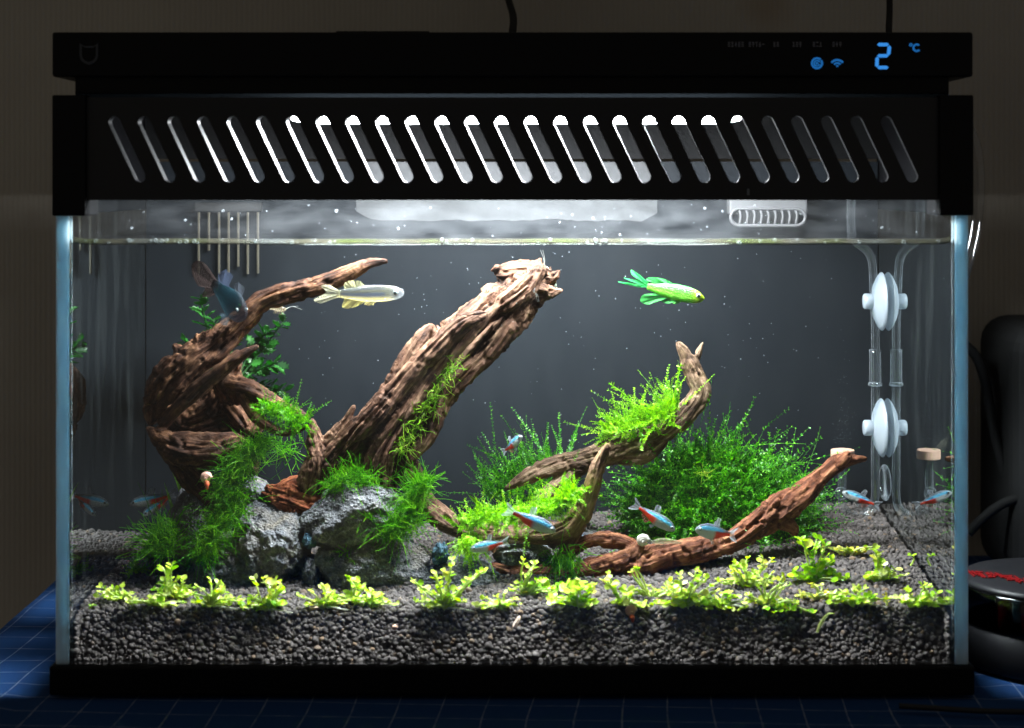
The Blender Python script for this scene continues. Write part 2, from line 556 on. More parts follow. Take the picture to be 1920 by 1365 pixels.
# ------------------------------------------------------------------ setting: wall, table, cloth
def make_wall():
    t = NT('wallpaper')
    p = t.pos()
    x = t.n("ShaderNodeSeparateXYZ", {0: p}).outputs
    rib = t.n("ShaderNodeTexWave", {"Vector": p, "Scale": 95.0, "Distortion": 1.2, "Detail": 2.0, "Detail Scale": 3.0}, bands_direction='X').outputs[1]
    st = t.noise(p, 4.0, 4, 0.6)
    c = t.ramp(st, [(0.35, (0.32, 0.29, 0.245)), (0.65, (0.39, 0.36, 0.305))])
    c = t.mix(t.math('MULTIPLY', rib, 0.16), c, (0.27, 0.24, 0.2))
    d = t.n("ShaderNodeVectorMath", {0: p, 1: tuple(P(1440, 8, 0.33))}, operation='DISTANCE').outputs["Value"]
    stain = t.n("ShaderNodeMapRange", {0: t.math('ADD', d, t.math('MULTIPLY', t.noise(p, 60, 3), 0.02)), 1: 0.014, 2: 0.032, 3: 0.4, 4: 0.0}).outputs[0]
    c = t.mix(stain, c, (0.25, 0.17, 0.09))
    b = t.bump(t.math('ADD', rib, t.math('MULTIPLY', t.noise(p, 500, 3), 0.6)), 0.35, 0.0008)
    return t.done(t.n("ShaderNodeBsdfPrincipled", {"Base Color": c, "Roughness": 0.85, "Specular IOR Level": 0.1, "Normal": b}).outputs[0])


YW = 0.33
wall = link('wall', mesh_np('wall', [(-1.2, YW, -0.8), (1.2, YW, -0.8), (1.2, YW, 1.2), (-1.2, YW, 1.2)], [(0, 1, 2, 3)], False), make_wall())
tag(wall, kind='structure')


def make_cloth():
    t = NT('blue_grid_cloth')
    p = t.pos()
    wob = t.n("ShaderNodeTexNoise", {"Vector": p, "Scale": 9.0, "Detail": 1.0}).outputs["Color"]
    q = t.n("ShaderNodeVectorMath", {0: wob, 1: (0.5, 0.5, 0.5)}, operation='SUBTRACT').outputs[0]
    q = t.n("ShaderNodeVectorMath", {0: q, 3: 0.009}, operation='SCALE').outputs[0]
    q = t.n("ShaderNodeVectorMath", {0: p, 1: q}, operation='ADD').outputs[0]
    q = t.n("ShaderNodeMapping", {0: q, 1: (0.0072, 0.009, 0), 2: (0, 0, math.radians(3)), 3: (50, 50, 1)}).outputs[0]
    s = t.n("ShaderNodeSeparateXYZ", {0: q}).outputs
    m = []
    for k, wd in ((0, 0.020), (1, 0.020)):
        f = t.math('FRACT', s[k])
        e = t.math('ABSOLUTE', t.math('SUBTRACT', f, 0.5))
        m.append(t.n("ShaderNodeMapRange", {0: e, 1: wd * 0.5, 2: wd, 3: 1.0, 4: 0.0}).outputs[0])
    lines = t.math('MULTIPLY', t.math('MAXIMUM', m[0], m[1]), t.n("ShaderNodeMapRange", {0: t.noise(p, 150, 3), 1: 0.35, 2: 0.6, 3: 0.25, 4: 0.75}).outputs[0])
    weave = t.noise(p, 2600, 2)
    c = t.ramp(weave, [(0.3, (0.008, 0.038, 0.125)), (0.7, (0.016, 0.068, 0.21))])
    c = t.mix(lines, c, (0.28, 0.32, 0.42))
    b = t.bump(t.math('ADD', t.math('MULTIPLY', t.noise(p, 26, 3), 3.0), weave), 0.4, 0.001)
    return t.done(t.n("ShaderNodeBsdfPrincipled", {"Base Color": c, "Roughness": 0.85, "Specular IOR Level": 0.15, "Normal": b}).outputs[0])


# cloth: a gently wrinkled sheet folded over the table edge
XL, XR, YF, YB = -0.266, 0.75, -0.30, 0.30
nx, ny = 110, 70
xs = np.concatenate([[XL - 0.002, XL - 0.0025], np.linspace(XL, XR, nx)])
zs0 = np.concatenate([[-0.14, -0.004], np.zeros(nx)])
ys = np.linspace(YF, YB, ny)
gx, gy = np.meshgrid(xs, ys); gz = np.tile(zs0, (ny, 1))
wr = fbm(np.stack([gx.ravel() * 9, gy.ravel() * 9, np.zeros(gx.size)], 1), 3).reshape(gx.shape)
gz = gz + np.where(np.abs(gx) > 0.22, wr * 0.0018, -0.001) - 0.0012
gz[(np.abs(gx) < 0.215) & (gy > -0.02) & (gy < 0.2)] = -0.002
V = np.stack([gx.ravel(), gy.ravel(), gz.ravel()], 1)
nxx = len(xs)
idx = np.arange(ny * nxx).reshape(ny, nxx)
q = np.stack([idx[:-1, :-1].ravel(), idx[:-1, 1:].ravel(), idx[1:, 1:].ravel(), idx[1:, :-1].ravel()], 1)
cloth = link('table_cloth', mesh_np('table_cloth', V, q), make_cloth())
tag(cloth, 'dark blue cloth with a thin white grid spread under the tank', 'cloth')
table = box('table', (XL + 0.004, YF + 0.004, -0.04), (XR, YB - 0.002, -0.0045), simple('table_board', (0.05, 0.04, 0.03), 0.7))
tag(table, 'dark table board covered by the blue grid cloth', 'table')

# ------------------------------------------------------------------ the tank
XI, XO = 0.2, 0.206
YBK = 0.165
ZB = 0.0132
ZTOP = ZC + (HY - 300) / F * (D + YBK)
tank = empty('aquarium', (0, 0.085, 0), 'clear glass aquarium with a black base and black back panel', 'aquarium')
box('base', (-0.2085, -0.003, 0.0), (0.2085, 0.176, ZB), M['black'], tank, 0.0012)
front = box('front_pane', (-XI + 0.0001, 0.0005, ZB + 0.0002), (XI - 0.0001, 0.0035, 0.2285), make_front_glass(), tank)
M['side_glass'] = make_side_glass()
M['glass_edge'] = make_glass_edge()
for s in (-1, 1):
    lo, hi = min(s * XI, s * XO), max(s * XI, s * XO)
    # one wall sheet (inner face) and its ground front edge, bevelled at the corners
    bm = bmesh.new()
    z0, z1 = ZB + 0.0002, 0.2280
    vs = [bm.verts.new(c) for c in ((s * XI, 0.0, z0), (s * XI, YBK + 0.005, z0), (s * XI, YBK + 0.005, z1), (s * XI, 0.0, z1))]
    f1 = bm.faces.new(vs)
    me = bm_mesh('side_pane', bm)
    me.materials.append(M['side_glass'])
    sp_ob = link('side_pane', me, None, tank)
    a_, b_ = s * (XI + 0.0002), s * XO
    box('ground_edge', (min(a_, b_), -0.0008, z0), (max(a_, b_), 0.0075, z1), M['glass_edge'], sp_ob, 0.0006).matrix_parent_inverse = Matrix.Identity(4)


def make_back():
    t = NT('back_panel')
    p = t.pos()
    n = t.noise(t.n("ShaderNodeMapping", {0: p, 3: (1, 1, 0.4)}).outputs[0], 60, 5, 0.6)
    c = t.ramp(n, [(0.3, (0.0050, 0.0068, 0.0090)), (0.7, (0.0074, 0.0094, 0.0118))])
    return t.done(t.n("ShaderNodeBsdfPrincipled", {"Base Color": c, "Roughness": 0.6, "Specular IOR Level": 0.12}).outputs[0])


M['back'] = make_back()
box('back_panel', (-XI + 0.0003, YBK, ZB), (XI - 0.0003, YBK + 0.004, ZTOP - 0.0009), M['back'], tank)

# light spot on the back panel, put into the colour of a wavy-edged patch
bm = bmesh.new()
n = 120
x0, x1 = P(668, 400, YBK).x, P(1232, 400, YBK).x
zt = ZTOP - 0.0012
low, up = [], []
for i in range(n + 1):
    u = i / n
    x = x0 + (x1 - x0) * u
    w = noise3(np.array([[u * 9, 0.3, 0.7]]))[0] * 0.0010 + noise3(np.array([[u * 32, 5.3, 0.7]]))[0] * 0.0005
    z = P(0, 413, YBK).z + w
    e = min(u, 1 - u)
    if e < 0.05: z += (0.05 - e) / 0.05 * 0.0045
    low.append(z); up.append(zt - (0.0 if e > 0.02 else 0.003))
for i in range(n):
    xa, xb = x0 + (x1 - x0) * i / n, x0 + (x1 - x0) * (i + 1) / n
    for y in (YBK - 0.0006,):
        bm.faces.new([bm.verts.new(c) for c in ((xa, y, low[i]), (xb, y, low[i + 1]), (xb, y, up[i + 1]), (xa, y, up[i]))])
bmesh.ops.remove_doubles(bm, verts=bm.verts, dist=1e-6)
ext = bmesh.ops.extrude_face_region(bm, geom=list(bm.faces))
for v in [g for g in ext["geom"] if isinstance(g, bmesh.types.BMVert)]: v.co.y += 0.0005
t = NT('bright_patch')
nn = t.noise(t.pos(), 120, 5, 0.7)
M['lime'] = t.done(t.n("ShaderNodeBsdfPrincipled", {"Base Color": t.ramp(nn, [(0.3, (0.018, 0.020, 0.022)), (0.7, (0.030, 0.032, 0.035))]), "Roughness": 0.7}).outputs[0])  # paler grey carries the light spot in its colour
link('bright_patch', bm_mesh('bright_patch', bm), M['lime'], tank)

# water: the surface, with the raised rim along the glass
nx, ny = 200, 60
gx, gy = np.meshgrid(np.linspace(-XI + 0.0004, XI - 0.0004, nx), np.linspace(0.0040, YBK - 0.0004, ny))
gz = ZW + noise3(np.stack([gx.ravel() * 22, gy.ravel() * 30, np.zeros(gx.size)], 1)).reshape(gx.shape) * 0.00025
edge = np.minimum(np.minimum(gx + XI, XI - gx), np.minimum(gy - 0.0036, YBK - gy))
gz += 0.0012 * np.exp(-np.maximum(edge, 0) / 0.0012)
idx = np.arange(ny * nx).reshape(ny, nx)
q = np.stack([idx[:-1, :-1].ravel(), idx[:-1, 1:].ravel(), idx[1:, 1:].ravel(), idx[1:, :-1].ravel()], 1)
water = link('water', mesh_np('water', np.stack([gx.ravel(), gy.ravel(), gz.ravel()], 1), q), make_water())
tag(water, kind='structure')
# meniscus against the front pane
xs = np.linspace(-XI + 0.0006, XI - 0.0006, 160)
prof = [(0.0037, 0.0018), (0.0040, 0.0008), (0.0046, 0.0002), (0.0054, -0.0001), (0.0046, -0.0006), (0.0037, -0.0009)]
V, fc = [], []
for i, x in enumerate(xs):
    dz = noise3(np.array([[x * 30, 0.2, 0.1]]))[0] * 0.0003 + (0.0012 * max(0, 1 - (XI - abs(x)) / 0.008) ** 2)
    for (y, z) in prof: V.append((x, y, ZW + z + dz))
k = len(prof)
for i in range(len(xs) - 1):
    for j in range(k - 1): fc.append((i * k + j, i * k + j + 1, (i + 1) * k + j + 1, (i + 1) * k + j))
men = link('water_rim', mesh_np('water_rim', V, fc), make_meniscus(), water)

# ------------------------------------------------------------------ hood (vented rim) and lid with lamp
hood = empty('vented_hood', (0, 0.08, 0.216), 'black vented rim with slanted slots sitting on the tank', 'hood')
zp0, zp1 = P(0, 375, 0).z, P(0, 183, 0).z
xp0, xp1 = P(158, 0, 0).x, P(1764, 0, 0).x
cu = bpy.data.curves.new('vent_curve', 'CURVE')
cu.dimensions = '2D'; cu.fill_mode = 'BOTH'; cu.extrude = 0.0026
def add_poly(pts):
    sp = cu.splines.new('POLY'); sp.points.add(len(pts) - 1); sp.use_cyclic_u = True
    for p, c in zip(sp.points, pts): p.co = (c[0], c[1], 0, 1)
add_poly([(xp0, zp0), (xp1, zp0), (xp1, zp1), (xp0, zp1)])
for kk in range(27):
    a = P(216 + 55.55 * kk, 229, 0); b = P(216 + 55.55 * kk + 48, 331, 0)
    a2, b2 = Vector((a.x, a.z)), Vector((b.x, b.z))
    d = (b2 - a2).normalized(); nrm = Vector((-d.y, d.x)); r = R(11.2, 0)
    pts = []
    for q_ in range(9):
        th = math.pi * q_ / 8
        pts.append(a2 + nrm * r * math.cos(th) - d * r * math.sin(th))
    for q_ in range(9):
        th = math.pi * q_ / 8
        pts.append(b2 - nrm * r * math.cos(th) + d * r * math.sin(th))
    add_poly([(p.x, p.y) for p in pts])
co = bpy.data.objects.new('vent_curve', cu)
COL.objects.link(co)
dg = bpy.context.evaluated_depsgraph_get()
me = bpy.data.meshes.new_from_object(co.evaluated_get(dg))
bpy.data.objects.remove(co); bpy.data.curves.remove(cu)
n = len(me.vertices); co_ = np.zeros(n * 3); me.vertices.foreach_get("co", co_); co_ = co_.reshape(-1, 3)
yv = 0.0026 - co_[:, 2]                       # 0 at the front face, 5.2 mm at the back
nv = np.stack([co_[:, 0] - yv * -0.10, yv - 0.0022, co_[:, 1]], 1)
me.vertices.foreach_set("co", nv.astype(np.float32).ravel()); me.update()
me.name = 'vent_panel'
me.materials.clear()
M['vent'] = simple('vent_plastic', (0.012, 0.012, 0.013), 0.4, 0.25)
link('vent_panel', me, M['vent'], hood)
# side rims, corner blocks, rear board
box('corner_block', P(97, 405, -0.005), (P(160, 0, -0.005).x, 0.02, P(0, 178, -0.005).z), M['black'], hood, 0.0008)
box('corner_block', (P(1762, 0, -0.005).x, -0.005, P(0, 404, -0.005).z), (P(1826, 0, -0.005).x, 0.02, P(0, 178, -0.005).z), M['black'], hood, 0.0008)
for s in (-1, 1):
    a, b = s * 0.2005, s * 0.2075
    box('side_rail', (min(a, b), 0.0202, 0.2165), (max(a, b), 0.172, 0.2706), M['black'], hood, 0.0005)
M['board'] = simple('grey_board', (0.006, 0.0062, 0.0066), 0.7, 0.06, bump=(300, 0.2, 0.0005))
box('rear_board', (-0.2, YBK - 0.001, ZTOP + 0.0006), (0.2, YBK + 0.004, 0.2788), M['board'], hood)
# small white paint fleck by the lower lip
box('paint_fleck', P(1401, 366, -0.0026), P(1405, 354, -0.0021), simple('fleck', (0.12, 0.13, 0.14), 0.5), hood)

lid = empty('lamp_cover', (0, 0.08, 0.2794), 'flat black lid with a blue lit display and a lamp underneath', 'lid')
zc0, zc1 = P(0, 144, 0).z, P(0, 60, 0).z
box('top_cover', (P(97, 0, 0).x, 0.0, zc0), (P(1825, 0, 0).x, 0.178, zc1), M['black'], lid, 0.0012, 3)
box('top_handle', (P(630, 0, 0.004).x, 0.004, zc1 - 0.0002), (P(805, 0, 0.004).x, 0.05, zc1 + 0.0008), M['black'], lid, 0.0003)
zn = P(0, 176, 0.0036).z
box('neck', (P(141, 0, 0.0036).x, 0.0036, zn), (P(1779, 0, 0.0036).x, 0.172, zc0 + 0.0002), M['black'], lid)
# smoky strip added between lid and hood to show lamp light leaking through
t = NT('smoky_strip')
M['strip'] = t.done(t.n("ShaderNodeBsdfTranslucent", {0: (0.0024, 0.003, 0.0036, 1)}).outputs[0])
z0s, z1s = zp1 - 0.002, zn + 0.0004
link('leak_strip', mesh_np('leak_strip', [(-0.198, 0.0033, z0s), (0.198, 0.0033, z0s), (0.198, 0.0033, z1s), (-0.198, 0.0033, z1s)], [(0, 1, 2, 3)], False), M['strip'], lid)

# lamp: housing and glowing diffuser
LZ = 0.2602
box('lamp_housing', (-0.118, 0.0285, LZ + 0.006), (0.118, 0.082, zn + 0.0002), M['black'], lid)
lampx0, lampx1 = P(545, 0, 0.028).x, P(1390, 0, 0.028).x
box('lamp_diffuser', (lampx0, 0.028, LZ), (lampx1, 0.080, LZ + 0.0058), M['led'], lid, 0.001)

# display, printed marks and emblem, all slightly proud of the lid's front
YD = -0.0004


def flat_poly(name, polys, mat, parent, Y=YD, th=0.0003):
    bm = bmesh.new()
    for poly in polys:
        vs = [bm.verts.new(P(x, y, Y)) for (x, y) in poly]
        f = bm.faces.new(vs)
        ex = bmesh.ops.extrude_face_region(bm, geom=[f])
        for v in [g for g in ex["geom"] if isinstance(g, bmesh.types.BMVert)]: v.co.y += th
    return link(name, bm_mesh(name, bm), mat, parent)


disp = box('display_window', (P(1355, 0, 0).x, -0.0001, P(0, 138, 0).z), (P(1740, 0, 0).x, 0.0002, P(0, 68, 0).z), simple('display_glass', (0.0028, 0.0028, 0.0034), 0.4, 0.12), lid)


def seg(x0, y0, x1, y1, w=3.2):
    a, b = Vector((x0, y0)), Vector((x1, y1))
    d = (b - a).normalized(); n_ = Vector((-d.y, d.x))
    return [tuple(a), tuple(a + d * w + n_ * w), tuple(b - d * w + n_ * w), tuple(b), tuple(b - d * w - n_ * w), tuple(a + d * w - n_ * w)]


segs = [seg(1645, 83.5, 1667, 83.5), seg(1668, 85, 1666, 104), seg(1645, 104.5, 1666, 104.5), seg(1645, 106, 1644, 126), seg(1645, 126.5, 1666, 126.5)]
for sg in segs:
    flat_poly('digit_segment', [sg], M['blue_led'], disp, -0.0005)


def arc_band(cx, cy, r0, r1, a0, a1, n_=14):
    o = [(cx + r1 * math.cos(a0 + (a1 - a0) * i / n_), cy + r1 * math.sin(a0 + (a1 - a0) * i / n_)) for i in range(n_ + 1)]
    i_ = [(cx + r0 * math.cos(a1 + (a0 - a1) * i / n_), cy + r0 * math.sin(a1 + (a0 - a1) * i / n_)) for i in range(n_ + 1)]
    return o + i_


pi = math.pi
flat_poly('degree_mark', [arc_band(1708, 84, 1.2, 3.2, 0, 1.999 * pi), arc_band(1719, 89.5, 4.5, 8.0, -pi * 1.78, -pi * 0.25)], M['blue_led_dim'], disp, -0.0005)
flat_poly('wifi_icon', [arc_band(1570, 126, 0.2, 4, -pi * 0.75, -pi * 0.25), arc_band(1570, 126, 6, 9.5, -pi * 0.77, -pi * 0.23), arc_band(1570, 126, 11.5, 15.5, -pi * 0.78, -pi * 0.22)], M['blue_led_dim'], disp, -0.0005)
flat_poly('swirl_icon', [arc_band(1532, 118.5, 0.2, 2.4, 0, 1.99 * pi), arc_band(1532, 118.5, 3.8, 6.4, 0.3, 1.9 * pi), arc_band(1532, 118.5, 7.6, 11.4, -pi * 0.2, pi * 1.75)], M['blue_led_dim'], disp, -0.0005)
# faint, unreadable small print
rr = random.Random(5)
for (x0, x1) in ((1365, 1398), (1404, 1435), (1450, 1465), (1486, 1502), (1524, 1540), (1561, 1578)):
    polys = []
    x = x0
    while x < x1 - 3:
        for yy in (79.5, 83, 86.5):
            if rr.random() < 0.8: polys.append([(x, yy - 0.8), (x + 4.2, yy - 0.8), (x + 4.2, yy + 0.8), (x, yy + 0.8)])
        polys.append([(x + 1.5, 78.5), (x + 2.8, 78.5), (x + 2.8, 88), (x + 1.5, 88)]) if rr.random() < 0.7 else None
        x += 6.3
    flat_poly('small_print', polys, M['print'], disp, -0.0005 - 0.00002 * rr.random())
# shield-like emblem outline
sh_o = [(149, 81), (157, 86), (176, 86), (184, 81), (184, 104), (182, 112), (176, 118), (166.5, 122), (157, 118), (151, 112), (149, 104)]
cx_, cy_ = 166.5, 100
sh_i = [(cx_ + (x - cx_) * 0.74, cy_ + (y - cy_) * 0.74) for x, y in sh_o]
bm = bmesh.new()
for i in range(len(sh_o)):
    j = (i + 1) % len(sh_o)
    bm.faces.new([bm.verts.new(P(x, y, YD)) for x, y in (sh_o[i], sh_o[j], sh_i[j], sh_i[i])])
bmesh.ops.remove_doubles(bm, verts=bm.verts, dist=1e-7)
ex = bmesh.ops.extrude_face_region(bm, geom=list(bm.faces))
for v in [g for g in ex["geom"] if isinstance(g, bmesh.types.BMVert)]: v.co.y += 0.0003
link('emblem', bm_mesh('emblem', bm), M['emblem'], lid)


# ------------------------------------------------------------------ soil
def soil_z(x, y):
    x = np.asarray(x, float); y = np.asarray(y, float)
    s = np.clip((x + 0.14) / 0.29, 0, 1); s = s * s * (3 - 2 * s)
    u = np.clip((y - 0.004) / 0.16, 0, 1)
    z = 0.0350 + u * (0.0055 + 0.0147 * s)
    z = z - 0.0014 * np.exp(-np.clip(y - 0.016, 0, 1) / 0.004)
    sh = x.shape
    p = np.stack([x.ravel() * 28, y.ravel() * 28, np.zeros(x.size)], 1)
    z = z + (noise3(p).reshape(sh) if x.size else 0) * 0.0014
    return z


def soil1(x, y): return float(soil_z(np.array([x]), np.array([y]))[0])


def ground(px, py):
    """the soil point seen at a photo pixel"""
    lo, hi = 0.0165, 0.16
    for _ in range(30):
        m_ = (lo + hi) / 2
        p = P(px, py, m_)
        if p.z > soil1(p.x, m_): lo = m_
        else: hi = m_
    return (lo + hi) / 2


sp = 0.00182
SLOPE = 0.46
pts = []
for layer in range(2):
    gx, gy = np.meshgrid(np.arange(-0.1985, 0.1985, sp), np.arange(0.0172, YBK - 0.001, sp))
    gx = gx + RNG.uniform(-0.5, 0.5, gx.shape) * sp * 0.9 + layer * sp / 2
    gy = gy + RNG.uniform(-0.5, 0.5, gy.shape) * sp * 0.9 + layer * sp / 2
    gx = np.clip(gx, -0.1985, 0.1985); gy = np.clip(gy, 0.0164, YBK - 0.0012)
    gz = soil_z(gx, gy) - layer * 0.0011 + RNG.uniform(-0.0005, 0.0005, gx.shape)
    keep = RNG.random(gx.shape) < (0.93 if layer == 0 else 0.8)
    pts.append(np.stack([gx[keep], gy[keep], gz[keep]], 1))
for yoff, jit in ((0.0052, 0.0008), (0.0066, 0.0006), (0.0058, 0.0010)):
    gx, gz = np.meshgrid(np.arange(-0.1985, 0.1985, sp * 0.96), np.arange(ZB + 0.0006, 0.037, sp * 0.9))
    gx = gx + RNG.uniform(-0.5, 0.5, gx.shape) * sp * 0.9; gz = gz + RNG.uniform(-0.5, 0.5, gz.shape) * sp * 0.8
    keep = gz < soil_z(gx, np.full_like(gx, 0.0165)) + 0.0002
    pts.append(np.stack([gx[keep], yoff + SLOPE * (gz[keep] - ZB) + RNG.uniform(0, jit, keep.sum()), gz[keep]], 1))
for s in (-1, 1):
    gy, gz = np.meshgrid(np.arange(0.006, YBK, sp), np.arange(ZB + 0.0006, 0.06, sp * 0.9))
    gy = gy + RNG.uniform(-0.5, 0.5, gy.shape) * sp * 0.9; gz = gz + RNG.uniform(-0.5, 0.5, gz.shape) * sp * 0.8
    keep = gz < soil_z(np.full_like(gy, s * 0.198), gy) - 0.0004
    pts.append(np.stack([np.full(keep.sum(), s * 0.1985), gy[keep], gz[keep]], 1))
pts = np.vstack(pts)
me = bpy.data.meshes.new('soil_points')
me.vertices.add(len(pts)); me.vertices.foreach_set("co", pts.astype(np.float32).ravel()); me.update()
a = me.attributes.new('rot', 'FLOAT_VECTOR', 'POINT'); a.data.foreach_set("vector", RNG.uniform(0, 6.28, (len(pts), 3)).astype(np.float32).ravel())
sc = (0.00104 * RNG.lognormal(0, 0.2, (len(pts), 1)) * RNG.uniform(0.82, 1.22, (len(pts), 3))).astype(np.float32)
a = me.attributes.new('scl', 'FLOAT_VECTOR', 'POINT'); a.data.foreach_set("vector", sc.ravel())


def make_soil():
    t = NT('soil_grain')
    r = t.n("ShaderNodeObjectInfo").outputs["Random"]
    c = t.ramp(r, [(0.0, (0.066, 0.057, 0.054)), (0.5, (0.098, 0.085, 0.080)), (0.93, (0.132, 0.115, 0.109)), (0.985, (0.21, 0.145, 0.095))])
    b = t.bump(t.noise(t.n("ShaderNodeTexCoord").outputs["Object"], 1900, 3, 0.7), 0.7, 0.0004)
    return t.done(t.n("ShaderNodeBsdfPrincipled", {"Base Color": c, "Roughness": 0.85, "Specular IOR Level": 0.2, "Normal": b}).outputs[0])


M['soil'] = make_soil()
soil = link('aquarium_soil', me, None)
tag(soil, 'dark grey pelleted aquarium soil heaped towards the back', 'soil', kind='stuff')
ng = bpy.data.node_groups.new('soil_grains', 'GeometryNodeTree')
ng.interface.new_socket('Geometry', in_out='INPUT', socket_type='NodeSocketGeometry')
ng.interface.new_socket('Geometry', in_out='OUTPUT', socket_type='NodeSocketGeometry')
gi = ng.nodes.new('NodeGroupInput'); go = ng.nodes.new('NodeGroupOutput')
ico = ng.nodes.new('GeometryNodeMeshIcoSphere'); ico.inputs['Radius'].default_value = 1.0; ico.inputs['Subdivisions'].default_value = 3
posn = ng.nodes.new('GeometryNodeInputPosition')
nz = ng.nodes.new('ShaderNodeTexNoise'); nz.inputs['Scale'].default_value = 1.3; nz.inputs['Detail'].default_value = 2.0
ng.links.new(posn.outputs[0], nz.inputs['Vector'])
sub = ng.nodes.new('ShaderNodeVectorMath'); sub.operation = 'SUBTRACT'; ng.links.new(nz.outputs['Color'], sub.inputs[0]); sub.inputs[1].default_value = (0.5, 0.5, 0.5)
scl_ = ng.nodes.new('ShaderNodeVectorMath'); scl_.operation = 'SCALE'; ng.links.new(sub.outputs[0], scl_.inputs[0]); scl_.inputs['Scale'].default_value = 0.5
sp_ = ng.nodes.new('GeometryNodeSetPosition'); ng.links.new(ico.outputs[0], sp_.inputs['Geometry']); ng.links.new(scl_.outputs[0], sp_.inputs['Offset'])
sm = ng.nodes.new('GeometryNodeSetShadeSmooth'); ng.links.new(sp_.outputs[0], sm.inputs[0])
mt = ng.nodes.new('GeometryNodeSetMaterial'); mt.inputs['Material'].default_value = M['soil']; ng.links.new(sm.outputs[0], mt.inputs[0])
m2p = ng.nodes.new('GeometryNodeMeshToPoints'); ng.links.new(gi.outputs[0], m2p.inputs[0])
iop = ng.nodes.new('GeometryNodeInstanceOnPoints'); ng.links.new(m2p.outputs[0], iop.inputs['Points']); ng.links.new(mt.outputs[0], iop.inputs['Instance'])
for nm, sock in (('rot', 'Rotation'), ('scl', 'Scale')):
    na = ng.nodes.new('GeometryNodeInputNamedAttribute'); na.data_type = 'FLOAT_VECTOR'; na.inputs['Name'].default_value = nm
    ng.links.new(na.outputs[0], iop.inputs[sock])
ng.links.new(iop.outputs[0], go.inputs[0])
md = soil.modifiers.new('grains', 'NODES'); md.node_group = ng
# solid core under the grains
gx, gy = np.meshgrid(np.linspace(-0.1975, 0.1975, 120), np.linspace(0.0200, YBK - 0.002, 50))
gz = soil_z(gx, gy) - 0.0020
idx = np.arange(gx.size).reshape(gx.shape)
q = np.stack([idx[:-1, :-1].ravel(), idx[:-1, 1:].ravel(), idx[1:, 1:].ravel(), idx[1:, :-1].ravel()], 1)
Vc = np.stack([gx.ravel(), gy.ravel(), gz.ravel()], 1)
ring = np.concatenate([idx[0, :], idx[1:, -1], idx[-1, -2::-1], idx[-2:0:-1, 0]])
Vb = Vc[ring].copy(); Vb[:, 2] = ZB + 0.0001; Vb[:, 1] = np.where(Vb[:, 1] < 0.0205, 0.0090, Vb[:, 1])
nb = len(Vc); kk = np.arange(len(ring)); k2 = (kk + 1) % len(ring)
q2 = np.stack([ring[kk], nb + kk, nb + k2, ring[k2]], 1)
link('soil_core', mesh_np('soil_core', np.vstack([Vc, Vb]), np.vstack([q, q2])), simple('soil_core', (0.02, 0.017, 0.016), 0.9, 0.1), soil)


